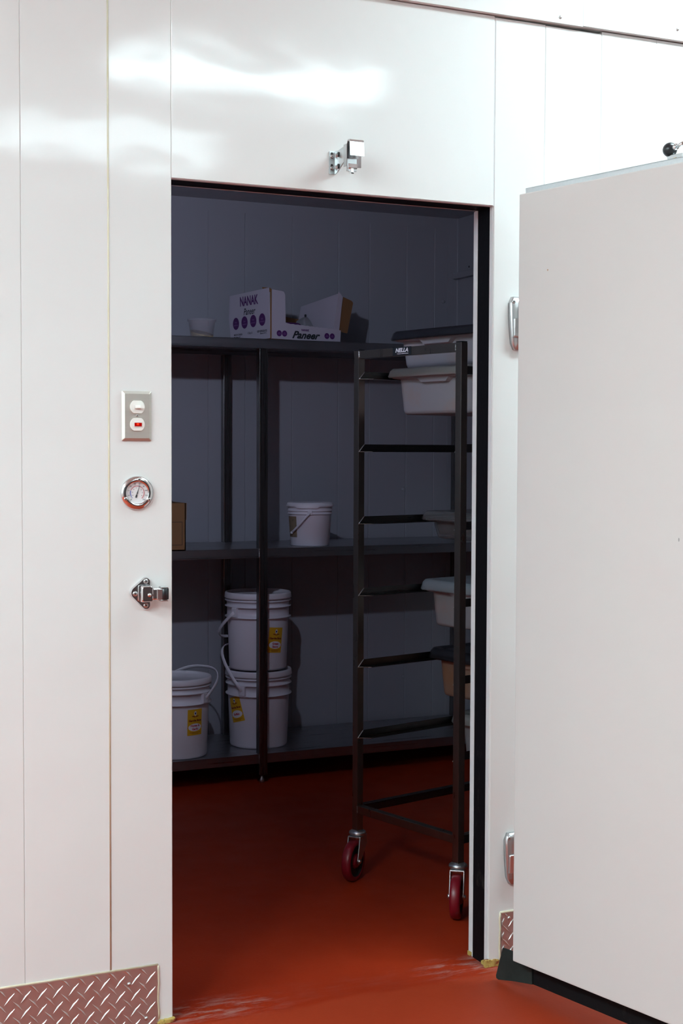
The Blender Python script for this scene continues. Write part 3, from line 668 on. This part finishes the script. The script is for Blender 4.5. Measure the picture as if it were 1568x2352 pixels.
bar(-bt, bt, HT, RW - HT, 0.210, 0.235, 'bottom_bar'); bar(RL - bt, RL + bt, HT, RW - HT, 0.210, 0.235, 'bottom_bar')
for y in (0, RW): bar(HT, RL - HT, y - bt, y + bt, 0.210, 0.235, 'side_bar', 'dark_steel')
for y, z in ((HT, 1.65), (RW - HT, 1.65), (RW - HT, 0.2225)):
    m = MB(); m.tube([(-bt - 0.0006, y + random.uniform(-.0007, .0007), z - 0.011 + 0.022 * k / 7) for k in range(8)], 0.0015, seg=6); m.build('weld_bead', 'screw', tb)
# black maker's plate on the top bar
m = MB(); m.box(-bt - 0.0012, -bt, RW - 0.2555, RW - 0.1725, 1.6385, 1.6632); o = m.build('badge', 'ink', rk, label='black badge with white slanted lettering')
sy = RW - 0.2145
m = MB(); vs, fs = text('NELLA', 0.0165, 0.25, 0.0007, 0.058); m.flat(vs, fs, lambda u, v, q: (-bt - 0.0016, sy - u, 1.6538 + v))
vs, fs = text('TORONTO', 0.004, 0, 0.0001, 0.02); m.flat(vs, fs, lambda u, v, q: (-bt - 0.0016, sy + 0.012 - u, 1.6432 + v))
for k in range(5): vs, fs = rect(0.0022, 0.0011); m.flat(vs, fs, lambda u, v, q: (-bt - 0.0016, sy - 0.002 - k * 0.0062 - u, 1.6432 + v))
m.build('lettering', 'paper', o)

def caster(x, y, ang):          # ang: direction (rack local) in which the wheel trails behind its stem
    e = Matrix.Translation((x, y, 0)) @ Matrix.Rotation(ang, 4, 'Z')
    def fin(mb): bmesh.ops.transform(mb.bm, matrix=e, verts=mb.bm.verts); return mb
    m = MB(); m.lathe([(0.0001, 0.158), (0.011, 0.158), (0.012, 0.1555), (0.019, 0.1545), (0.0262, 0.1495), (0.0276, 0.144), (0.0245, 0.1395), (0.0001, 0.139)], 30); c = fin(m).build('caster', 'zinc', rk)
    m = MB(); m.box(-0.027, 0.027, -0.0215, 0.0215, 0.1335, 0.1385, bev=0.0018)
    for s_ in (-1, 1):
        m.prism([(-0.027, 0.135), (0.027, 0.135), (0.0445, 0.066), (0.040, 0.055), (0.031, 0.052), (0.022, 0.06), (-0.027, 0.108)], (0, s_ * 0.0188, 0), (1, 0, 0), (0, 0, 1), (0, s_, 0), 0.0026, bev=0.0006)
    fin(m).build('fork', 'zinc', c)
    ax = 0.032; R_ = 0.0635
    prof = [(0.006, -0.0165), (0.0185, -0.0165), (0.0205, -0.0145), (0.0235, -0.008), (0.046, -0.008), (0.049, -0.0135), (0.0545, -0.0155), (0.0605, -0.0135), (0.0635, -0.008),
            (0.0635, 0.008), (0.0605, 0.0135), (0.0545, 0.0155), (0.049, 0.0135), (0.046, 0.008), (0.0235, 0.008), (0.0205, 0.0145), (0.0185, 0.0165), (0.006, 0.0165)]
    mis = [0, 0, 0, 1, 1, 0, 0, 0, 0, 0, 0, 0, 1, 1, 0, 0, 0]
    m = MB(); m.lathe(prof, 44, (ax, 0, R_), 'y', mis=mis); fin(m).build('wheel', ['wheel', 'web'], c)
    m = MB(); m.lathe([(0.0001, -0.027), (0.006, -0.0265), (0.007, -0.022), (0.0065, -0.018), (0.0065, 0.018), (0.007, 0.022), (0.006, 0.0265), (0.0001, 0.027)], 12, (ax, 0, R_), 'y'); fin(m).build('axle', 'screw', c)
def worlddir(right, fwd): return Vector((right * math.cos(YAW) + fwd * math.sin(YAW), -right * math.sin(YAW) + fwd * math.cos(YAW)))
for x, y, dv in ((0, RW, worlddir(-0.42, -0.9)), (0, 0, worlddir(-0.19, -0.98)), (RL, RW, Vector((0.6, 0.5))), (RL, 0, Vector((0.8, -0.3)))):
    caster(x, y, math.atan2(dv.y, dv.x) - RZ)

# ------------------------------------------------------------------ lidded tubs in the rack
def tub(x, zrim, depth, lidh, body, lidm, lab, wid=0.414, ln_=0.50, lift=0.0, grip=True):
    o = rackpt(x, RW / 2, 0); t = thing('food_tub', lab, 'tub', (o.x, o.y, zrim - depth), RZ, 'lidded tubs in the rolling rack')
    hx, hy = ln_ / 2, wid / 2; cx = hx; d = depth
    def ring(inset, z, r): return [(px, py, z) for px, py in rrect(hx - inset, hy - inset, r, 5, cx, 0)]
    m = MB()
    m.loft([ring(0.042, 0.0, 0.022), ring(0.034, 0.003, 0.03), ring(0.030, 0.012, 0.034), ring(0.0235, d - 0.02, 0.034), ring(0.0225, d - 0.008, 0.034), ring(0.010, d - 0.006, 0.03), ring(0.005, d - 0.004, 0.03), ring(0.005, d + 0.003, 0.03), ring(0.025, d + 0.003, 0.03), ring(0.029, d - 0.02, 0.03), ring(0.036, 0.014, 0.03)])
    b = m.build('tub_body', body, t)
    if grip:
        for xs_ in (0, 1):
            fx = lambda q: (0.006 + q) if xs_ == 0 else (ln_ - 0.006 - q)
            m = MB(); m.loft([[(fx(0.0), -0.075, d - 0.004), (fx(0.0), 0.075, d - 0.004), (fx(0.024), 0.085, d - 0.006), (fx(0.024), -0.085, d - 0.006)],
                              [(fx(0.004), -0.055, d - 0.02), (fx(0.004), 0.055, d - 0.02), (fx(0.024), 0.06, d - 0.024), (fx(0.024), -0.06, d - 0.024)]], smooth=False); m.build('hand_grip', body, b)
    m = MB(); z0 = d + 0.0035 - 0.006
    def lring(off, z, r, bulge):
        out = []
        for px, py in rrect(hx + off, hy + off, r, 6, cx, 0):
            out.append((px, py, z))
        # widen the short ends at the lift tabs
        pts = []
        n = len(out)
        for i in range(n):
            a, b_ = Vector(out[i]), Vector(out[(i + 1) % n]); pts.append(a)
            if abs(a.x - b_.x) < 1e-6 and abs(a.y - b_.y) > 0.1:
                sg = -1 if a.x < cx else 1
                for q, bb in ((0.22, 0), (0.3, 1), (0.7, 1), (0.78, 0)):
                    p = a.lerp(b_, q); pts.append(Vector((p.x + sg * bulge * bb, p.y, p.z)))
        return [tuple(p) for p in pts]
    if lidh > 0:
        h = lidh
        m.loft([lring(0.004, z0, 0.034, 0.006), lring(0.006, z0 + 0.004, 0.034, 0.007), lring(0.001, z0 + h * 0.75, 0.034, 0.005), lring(-0.006, z0 + h, 0.03, 0.003), lring(-0.02, z0 + h, 0.03, 0.0), lring(-0.03, z0 + h - 0.006, 0.025, 0.0)])
        m.build('lid', lidm, t)
    return t
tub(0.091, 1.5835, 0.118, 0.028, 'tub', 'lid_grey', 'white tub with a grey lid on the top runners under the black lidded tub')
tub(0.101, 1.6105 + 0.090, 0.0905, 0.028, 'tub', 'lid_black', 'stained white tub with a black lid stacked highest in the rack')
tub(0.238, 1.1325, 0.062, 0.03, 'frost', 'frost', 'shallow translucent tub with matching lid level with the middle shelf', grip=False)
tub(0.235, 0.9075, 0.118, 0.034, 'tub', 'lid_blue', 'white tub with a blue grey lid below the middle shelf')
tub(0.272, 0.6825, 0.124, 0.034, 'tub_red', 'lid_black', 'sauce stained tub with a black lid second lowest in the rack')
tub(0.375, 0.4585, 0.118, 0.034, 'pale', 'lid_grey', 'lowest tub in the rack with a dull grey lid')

# ------------------------------------------------------------------ buckets
CAMDIR = lambda x, y: math.atan2(CAM.y - y, CAM.x - x)
def bail(t, Rz, ear_r, rightc, fwdc, side, beta, hs, eb=0.141):
    """ear direction (camera right/forward components), swing side +-1, swing angle, depth of the loop"""
    e = worlddir(rightc, fwdc); e.normalize(); e = Vector((e.x, e.y, 0)); mm = Vector((-e.y, e.x, 0)) * side
    hv = mm * math.cos(beta) + Vector((0, 0, 1)) * math.sin(beta)
    pts = []
    for k in range(25):
        ph = PI * k / 24; pts.append(e * (eb * math.copysign(abs(math.cos(ph)) ** 0.8, math.cos(ph))) + hv * (hs * abs(math.sin(ph)) ** 0.9) + Vector((0, 0, Rz)))
    m = MB(); m.tube(pts, 0.0028, 0.0075, up=hv.cross(e), seg=8); hnd = m.build('handle', 'bucket', t)
    for s_ in (1, -1):
        c = e * (ear_r * s_); a = math.atan2(c.y, c.x)
        m = MB(); m.box(-0.004, 0.011, -0.014, 0.014, -0.02, 0.02, bev=0.003, mat=Matrix.Translation((c.x, c.y, Rz)) @ Matrix.Rotation(a, 4, 'Z')); m.build('handle_ear', 'bucket', t)
def label(t, name, ang0, zc, rfun, tilt, flavour, lh=0.104, lw=0.068):
    def fn(off):
        def f(u, v, q=0):
            uu = u * math.cos(tilt) - v * math.sin(tilt); vv = u * math.sin(tilt) + v * math.cos(tilt)
            r = rfun(zc + vv) + off; a = ang0 + uu / rfun(zc + vv); return (r * math.cos(a), r * math.sin(a), zc + vv)
        return f
    m = MB(); m.quadgrid(-lw / 2, lw / 2, -lh / 2, lh / 2, 12, 6, lambda u, v: fn(0.0012)(u, v)); o = m.build(name, 'yellow', t, recalc=False, label='yellow paper label with maroon print')
    f2 = fn(0.0017); f3 = fn(0.0021); f4 = fn(0.0025)
    def shift(f, du, dv): return lambda u, v, q=0: f(u + du, v + dv)
    def grid_disc(mb, rx, ry, f, mi):
        vs = [(0, 0, 0)] + [(rx * q * math.cos(2 * PI * i / 28), ry * q * math.sin(2 * PI * i / 28), 0) for q in (0.25, 0.5, 0.75, 1.0) for i in range(28)]
        fs = [(0, i + 1, (i + 1) % 28 + 1) for i in range(28)]
        for k in range(3): fs += [(1 + k * 28 + i, 1 + (k + 1) * 28 + i, 1 + (k + 1) * 28 + (i + 1) % 28, 1 + k * 28 + (i + 1) % 28) for i in range(28)]
        mb.flat(vs, fs, f, mi)
    m = MB(); grid_disc(m, 0.0058, 0.0092, shift(f2, 0.0, 0.0355), 0); m.build('emblem_drop', 'paper', o, recalc=False)
    m = MB(); grid_disc(m, 0.0305, 0.0155, shift(f2, 0.0, -0.0205), 0); m.build('flavour_oval', 'paper', o, recalc=False)
    m = MB()
    # emblem: small dark heart on the white drop
    hv = [(0, -0.0062, 0), (0.0038, 0.001, 0), (0.003, 0.0042, 0), (0.0008, 0.0022, 0), (-0.002, 0.0048, 0), (-0.0038, 0.001, 0)]
    m.flat(hv, [(0, 1, 2, 3, 4, 5)], shift(f3, 0, 0.0355)); m.build('emblem', 'navy', o, recalc=False)
    m = MB(); vs, fs = text('Garcha Bros', 0.0112, 0, 0.0005, 0.058); m.flat(vs, fs, shift(f3, 0.0, 0.0075))
    for s_ in (-1, 1):    # two sprigs under the emblem
        for k in range(5):
            vs, fs = rect(0.0022, 0.0012); a_ = s_ * (0.3 + 0.1 * k)
            m.flat(vs, fs, shift(f3, s_ * (0.003 + k * 0.0025), 0.0215 + (0.0018 if k % 2 else 0) + 0.0007 * k))
    m.build('brand_lettering', 'maroon', o, recalc=False)
    m = MB()
    lines = flavour.split('\n')
    for i, s_ in enumerate(lines):
        vs, fs = text(s_, 0.0118, 0, 0.0004); m.flat(vs, fs, shift(f4, 0, -0.0205 + (0.006 if i == 0 else -0.0062) * (len(lines) - 1)))
    for s_ in (-1, 1): vs, fs = rect(0.0014, 0.0016); m.flat(vs, fs, shift(f4, s_ * 0.0322, -0.0205))
    m.build('flavour_lettering', 'redink', o, recalc=False)
    m = MB()
    for row, n_ in ((-0.0405, 11), (-0.0455, 7)):
        for k in range(n_): vs, fs = rect(0.0016 + 0.0004 * (k % 2), 0.0009); m.flat(vs, fs, shift(f3, (k - (n_ - 1) / 2) * 0.0048, row))
    m.build('small_print', 'maroon', o, recalc=False)
def pail(x, y, z, lab, cat='bucket', group='five gallon sauce buckets'):
    t = thing('bucket', lab, cat, (x, y, z), 0, group); Hb = 0.318; kr = 0.937
    rf = lambda zz: kr * (0.1275 + 0.0125 * zz / Hb)
    prof = [(0.0001, 0.0), (0.111, 0.0), (0.1175, 0.003), (0.1198, 0.010)]
    prof += [(rf(0.19), 0.19), (rf(0.215), 0.215)]
    for z1 in (0.218, 0.262, 0.286):
        prof += [(rf(z1), z1 - 0.002), (0.1380, z1), (0.1383, z1 + 0.003), (rf(z1) + 0.002, z1 + 0.0045)]
    prof += [(rf(0.3) + 0.001, 0.298), (rf(0.31), 0.312), (rf(0.3) - 0.004, 0.312), (0.117, 0.29)]
    m = MB(); m.lathe(prof, 56); m.build('bucket_body', 'bucket', t)
    m = MB(); m.lathe([(r_ * kr, z_) for r_, z_ in ((0.141, 0.297), (0.1485, 0.2965), (0.1492, 0.300), (0.1475, 0.316), (0.145, 0.3205), (0.1405, 0.3215), (0.137, 0.318), (0.1355, 0.3115), (0.0001, 0.3105))], 56); m.build('bucket_lid', 'lid', t)
    return t, rf
b1 = (1.1375, 2.358); zb = 0.1208
t, rf = pail(b1[0], b1[1], zb, 'white sauce bucket labelled Buffalo standing on the bottom shelf')
bail(t, 0.242, 0.1305, -0.44, -0.90, -1, math.radians(49), 0.225)
label(t, 'label', CAMDIR(*b1) - 0.83, 0.162, rf, math.radians(15), 'Buffalo')
t, rf = pail(b1[0] - 0.002, b1[1] + 0.002, zb + 0.3225, 'white sauce bucket labelled Green Sauce stacked on another bucket')
bail(t, 0.242, 0.1305, -0.66, -0.75, -1, math.radians(-36), 0.21)
label(t, 'label', CAMDIR(*b1) + 0.62, 0.128, rf, math.radians(-5), 'Green\nSauce')
b2 = (0.761, 2.297)
t, rf = pail(b2[0], b2[1], zb, 'white sauce bucket labelled Honey and Garlic partly hidden by the doorway edge')
bail(t, 0.242, 0.1305, 0.87, -0.5, 1, math.radians(27), 0.205)
label(t, 'label', CAMDIR(*b2) + 0.60, 0.149, rf, 0.0, 'Honey &\nGarlic')

# smaller bucket on the middle shelf
sx, sy_ = 1.335, 2.276
t = thing('bucket', 'small white bucket with snap lid alone on the middle shelf', 'bucket', (sx, sy_, 0.9573))
rs = lambda zz: 0.081 + 0.0125 * zz / 0.178
prof = [(0.0001, 0), (0.078, 0), (0.081, 0.003), (rs(0.12), 0.128)]
for z1 in (0.132, 0.145): prof += [(rs(z1), z1 - 0.001), (0.0945, z1), (0.0945, z1 + 0.002), (rs(z1) + 0.0012, z1 + 0.003)]
prof += [(rs(0.165), 0.160), (0.096, 0.163), (0.097, 0.166), (0.093, 0.167), (0.086, 0.15)]
m = MB(); m.lathe(prof, 48); m.build('bucket_body', 'bucket', t)
m = MB()
n = 64; ca = CAMDIR(sx, sy_); rings = [[], [], [], []]
for i in range(n):
    a = 2 * PI * i / n; d = (a - ca + PI) % (2 * PI) - PI
    # skirt dips in a wide tab facing the camera
    dip = 0.007 * max(0, min(1, (0.55 - abs(d + 0.12)) / 0.12)); q = 0.1635 - dip
    for k, (r, z_) in enumerate(((0.0982, q), (0.0985, q + 0.004), (0.0955, 0.178), (0.090, 0.1805))):
        rings[k].append((r * math.cos(a), r * math.sin(a), z_))
m.loft(rings, caps=(False, True)); m.build('bucket_lid', 'lid', t)
m = MB(); e = worlddir(0.02, -1); ea = math.atan2(e.y, e.x)
m.box(-0.003, 0.007, -0.010, 0.010, -0.009, 0.010, bev=0.002, mat=Matrix.Translation((0.091 * math.cos(ea), 0.091 * math.sin(ea), 0.139)) @ Matrix.Rotation(ea, 4, 'Z'))
m.build('handle_ear', 'bucket', t)
ev = Vector((e.x, e.y, 0)); mv = Vector((e.y, -e.x, 0)); hv = mv * math.cos(math.radians(-48)) + Vector((0, 0, 1)) * math.sin(math.radians(-48))
pts = [ev * (0.100 * math.copysign(abs(math.cos(PI * k / 24)) ** 0.6, math.cos(PI * k / 24))) + hv * (0.117 * math.sin(PI * k / 24) ** 0.8) + Vector((0, 0, 0.139)) for k in range(25)]
m = MB(); m.tube(pts, 0.0022, 0.0042, up=hv.cross(ev), seg=8); hn = m.build('handle', 'bucket', t)
gp = [p for p in pts[9:16]]; m = MB(); m.tube(gp, 0.0055, seg=10); m.build('grip', 'bucket', hn)
m = MB(); m.quadgrid(-0.03, 0.03, -0.043, 0.043, 10, 4, lambda u, v: ((rs(0.08 + v) + 0.0008) * math.cos(ca - 1.02 + u / 0.088), (rs(0.08 + v) + 0.0008) * math.sin(ca - 1.02 + u / 0.088), 0.08 + v)); m.build('label', 'oldlabel', t, recalc=False, label='worn tan paper label')

# ------------------------------------------------------------------ brown carton on the middle shelf
cx0, cx1, cy0 = 0.40, 0.752, 2.158
t = thing('carton', 'brown cardboard carton at the left end of the middle shelf', 'box', ((cx0 + cx1) / 2, cy0 + 0.15, 0.9573))
hx = (cx1 - cx0) / 2; hd = 0.15; hc = 0.187
m = MB(); th = 0.004
m.box(-hx, hx, -hd, -hd + th, 0, hc); m.box(-hx, hx, hd - th, hd, 0, hc); m.box(-hx, -hx + th, -hd, hd, 0, hc); m.box(hx - th, hx, -hd, hd, 0, hc); m.box(-hx, hx, -hd, hd, 0, th)
m.build('carton_body', 'card', t)
m = MB(); m.prism([(-hd + 0.004, hc), (hd - 0.004, hc), (hd - 0.01, hc - 0.07), (-hd + 0.008, hc - 0.066)], (hx + 0.001, 0, 0), (0, 1, 0), (0, 0, 1), (1, -0.0, 0.0), 0.004); m.build('flap', 'card', t)
m = MB()
for a in ((-hx + 0.03, hx - 0.014, 0.112, 0.1135), (-hx + 0.03, hx - 0.014, 0.022, 0.0235), (-hx + 0.03, -hx + 0.0315, 0.022, 0.1135), (hx - 0.0155, hx - 0.014, 0.022, 0.1135)):
    m.box(a[0], a[1], -hd - 0.0005, -hd, a[2], a[3])
m.build('printed_frame', 'ink', t)
m = MB()
random.seed(9)
def crumple(u, v):
    return (u, v, 0.183 + 0.022 * abs(math.sin(u * 31 + v * 17)) * (0.5 + 0.5 * math.sin(v * 40)) * (1 if abs(u) < hx - 0.05 else 0.35))
m.quadgrid(-hx + 0.012, hx - 0.012, -hd + 0.012, hd - 0.012, 22, 18, crumple, 0, False); m.build('plastic_liner', 'film', t, recalc=False)

# ------------------------------------------------------------------ printed paneer carton, torn open
A_ = Vector((-0.17, 0.985, 0)).normalized(); B_ = Vector((A_.y, -A_.x, 0)); Z_ = Vector((0, 0, 1))
K = Vector((1.118, 2.172, 1.8006))
rzb = math.atan2(B_.y, B_.x)
t = thing('paneer_carton', 'white and purple printed paneer carton torn open on the top shelf', 'box', K, rzb)   # local x = B_, local y = A_
LA, LB, HA, tb_ = 0.314, 0.337, 0.202, 0.0045
# left long side, a little sprung at its top
side = MB(); lean = -0.006
side.prism([(0.0, 0.004), (LA, 0.0), (LA + 0.012, 0.105), (LA + 0.002, HA - 0.003), (0.005, HA + 0.004)], (-tb_, 0, 0), (0, 1, 0), (lean / HA, 0, 1), (1, 0, 0), tb_); so = side.build('side_panel', ['card_white'], t)
m = MB(); m.box(-tb_ - 0.0002, 0.0006, -0.0022, -0.0002, 0.004, HA); m.build('torn_edge', 'card', so)
m = MB(); m.prism([(0.0, HA - 0.012), (0.055, HA - 0.012), (0.062, HA + 0.012), (0.004, HA + 0.004)], (0.0012, 0, 0), (0, 1, 0), (-.03, 0, 1), (1, 0, 0), 0.004); m.build('top_flap', 'card', so)
fs_ = lambda off: (lambda u, v, q=0: (-tb_ - off + lean * v / HA, LA - u, v))     # u from the far end to the near corner
def letter(parent, name, mat, fn, body, size, u0, v0, wd, shear=0.0, bold=0.0):
    m = MB(); vs, f_ = text(body, size, shear, bold, wd); m.flat(vs, f_, lambda u, v, q: fn(u + u0, v + v0)); return m.build(name, mat, parent, recalc=False)
def spot(parent, fn, cu, cv, r):
    m = MB(); vs, f_ = disc(r, r, 28); m.flat(vs, f_, lambda u, v, q: fn(u + cu, v + cv)); return m.build('printed_circle', 'purple', parent, recalc=False)
letter(so, 'brand_lettering', 'purple', fs_(0.0006), 'NANAK', 0.052, 0.156, 0.168, 0.145, 0, 0.0018)
for k in range(4): spot(so, fs_(0.0006), 0.046 + k * 0.070, 0.080 + 0.0008 * k, 0.0252)
letter(so, 'script_lettering', 'ink', fs_(0.0006), 'Paneer', 0.038, 0.158, 0.124, 0.094, 0.28, 0.0005)
for s_, sz, wd, u0, v0 in (('MADE IN CANADA', 0.0105, 0.068, 0.062, 0.0185), ('1.5 kg x 2', 0.0105, 0.038, 0.158, 0.019), ('KEEP REFRIGERATED', 0.0115, 0.078, 0.254, 0.0215), ('Store at 0-4 C', 0.008, 0.05, 0.263, 0.0125), ('Product of', 0.007, 0.052, 0.053, 0.009)):
    letter(so, 'small_lettering', 'ink', fs_(0.0006), s_, sz, u0, v0 + 0.015, wd, 0, 0.0003)
CT = [('No', 'additives'), ('Low', 'sodium'), ('High', 'protein'), ('100%', 'vegetarian')]
for k in range(4):
    for r_, (s_, wd) in enumerate(((CT[k][0], 0.017), (CT[k][1], 0.034))):
        letter(so, 'circle_lettering', 'pale_ink', fs_(0.001), s_, 0.0105, 0.046 + k * 0.070, 0.0855 - r_ * 0.0115, wd, 0, 0.0002)
# front: tall torn stub at the left, low lip along the rest
fr = MB(); poly = [(0.001, 0.003), (LB, 0.0), (LB + 0.003, 0.052)]
random.seed(3)
for k in range(22): poly.append((LB - 0.01 - k * 0.0117, 0.0535 + (0.0016 if k % 2 else 0) + 0.0006 * k))
poly += [(0.069, 0.070), (0.0665, HA - 0.02), (0.060, HA - 0.008), (0.05, HA - 0.006), (0.004, HA - 0.002)]
fr.prism(poly, (0, 0, 0), (1, 0, 0), (0, 0, 1), (0, 1, 0), tb_); fo = fr.build('front_panel', 'card_white', t)
ff = lambda off: (lambda u, v, q=0: (u, -off, v))
for cu in (0.038, 0.0635, 0.270, 0.2965):
    spot(fo, ff(0.0006), cu, 0.0255, 0.0122)
    for r_ in range(2):
        m = MB(); vs, f_ = rect(0.004 + 0.003 * r_, 0.0011); m.flat(vs, f_, lambda u, v, q: ff(0.001)(u + cu, v + 0.028 - r_ * 0.005)); m.build('circle_lettering', 'pale_ink', fo, recalc=False)
letter(fo, 'brand_lettering', 'purple', ff(0.0006), 'NANAK', 0.0115, 0.164, 0.0440, 0.038, 0, 0.0006)
letter(fo, 'script_lettering', 'ink', ff(0.0008), 'Paneer', 0.041, 0.168, 0.0235, 0.136, 0.42, 0.0013)
# back and base in bare brown board, a notch torn from the back
m = MB(); m.box(0, LB, 0.003, LA, 0.0008, 0.004); m.build('base_panel', 'card', t)
m = MB(); m.prism([(0, 0.002), (LB, 0.002), (LB, 0.12), (0.19, 0.135), (0.165, 0.15), (0.125, 0.128), (0.0, 0.135)], (0, LA - 0.003, 0), (1, 0, 0), (0, 0, 1), (0, 1, 0), tb_); m.build('back_panel', 'card', t)
# right side: white faced panel leaning in, its folded edge strip and a brown flap splayed outwards
m = MB(); Rv = Vector((0.16, 0, 0.987))
m.prism([(0.0, 0.004), (LA - 0.02, 0.004), (LA - 0.03, 0.172), (0.004, 0.205)], (LB - 0.032, 0.012, 0.004), (0, 1, 0), Rv, (1, 0, 0), tb_); po = m.build('right_panel', 'card_white', t)
m = MB(); m.prism([(0.0, 0.004), (0.038, 0.0), (0.030, 0.192), (0.004, 0.213)], (LB - 0.036, 0.013, 0.004), (0.93, 0.08, 0), Rv, (0, 1, 0), 0.004); m.build('folded_edge', 'card_white', po)
m = MB(); m.prism([(0.0, 0.05), (0.053, 0.045), (0.068, 0.176), (0.058, 0.184), (0.006, 0.196)], (LB + 0.001, 0.022, 0.0), (0.97, 0.2, 0), (0.13, 0, 0.99), (0, 1, 0), 0.0045); m.build('splayed_flap', 'card', t)
# what is left in the carton
q = K + B_ * 0.12 + A_ * 0.10
t = thing('cheese_packet', 'purple wrapped cheese packet lying in the torn paneer carton', 'packet', (q.x, q.y, 1.8050), rzb + 0.05)
m = MB(); m.loft([[(x, y, 0) for x, y in rrect(0.062, 0.05, 0.01, 4)], [(x, y, 0.04) for x, y in rrect(0.066, 0.054, 0.012, 4)], [(x, y, 0.070) for x, y in rrect(0.06, 0.048, 0.014, 4)], [(x, y, 0.074) for x, y in rrect(0.05, 0.04, 0.012, 4)]]); m.build('wrapper', 'purple', t)
q = K + B_ * 0.218 + A_ * 0.095
t = thing('cheese_packet', 'clear film packet with a dark cap standing in the torn paneer carton', 'packet', (q.x, q.y, 1.8050), rzb)
m = MB(); m.loft([[(x, y, 0) for x, y in rrect(0.024, 0.04, 0.01, 4)], [(x, y, 0.06) for x, y in rrect(0.026, 0.042, 0.01, 4)], [(x, y, 0.088) for x, y in rrect(0.018, 0.03, 0.008, 4, -0.002)], [(x, y, 0.103) for x, y in rrect(0.006, 0.012, 0.004, 4, 0.006)]]); m.build('film', 'pale', t)
m = MB(); m.lathe([(0.0042, 0.102), (0.0045, 0.113), (0.003, 0.115), (0.0001, 0.1155)], 12, (0.008, 0, 0)); m.build('cap', 'ink', t)

# ------------------------------------------------------------------ deli cup
t = thing('deli_cup', 'clear plastic cup with a yellowish food rest on the top shelf', 'cup', (0.858, 2.27, 1.8003))
m = MB(); m.lathe([(0.0001, 0.0015), (0.042, 0.0015), (0.0435, 0.0), (0.0445, 0.003), (0.0535, 0.066), (0.0575, 0.067), (0.0585, 0.070), (0.0590, 0.077), (0.0575, 0.0775), (0.0565, 0.071), (0.0528, 0.068), (0.0436, 0.004), (0.0001, 0.003)], 44); m.build('cup', 'cup', t)
M['curd'] = plastic('yellowish food', (0.6, 0.44, 0.18), 0.5, (0.35, 0.24, 0.1), 0.45, 0.6, 40)
m = MB(); random.seed(5)
m.loft([[((0.0415 + 0.009 * zz / 0.06) * math.cos(2 * PI * i / 28), (0.0415 + 0.009 * zz / 0.06) * math.sin(2 * PI * i / 28), 0.0032 + (zz * (0.55 + 0.45 * math.cos(2 * PI * i / 28 - 2.6 + zz * 20)))) for i in range(28)] for zz in (0.0, 0.02, 0.035)]
       + [[(0.02 * math.cos(2 * PI * i / 28), 0.02 * math.sin(2 * PI * i / 28), 0.018) for i in range(28)]]); m.build('contents', 'curd', t)
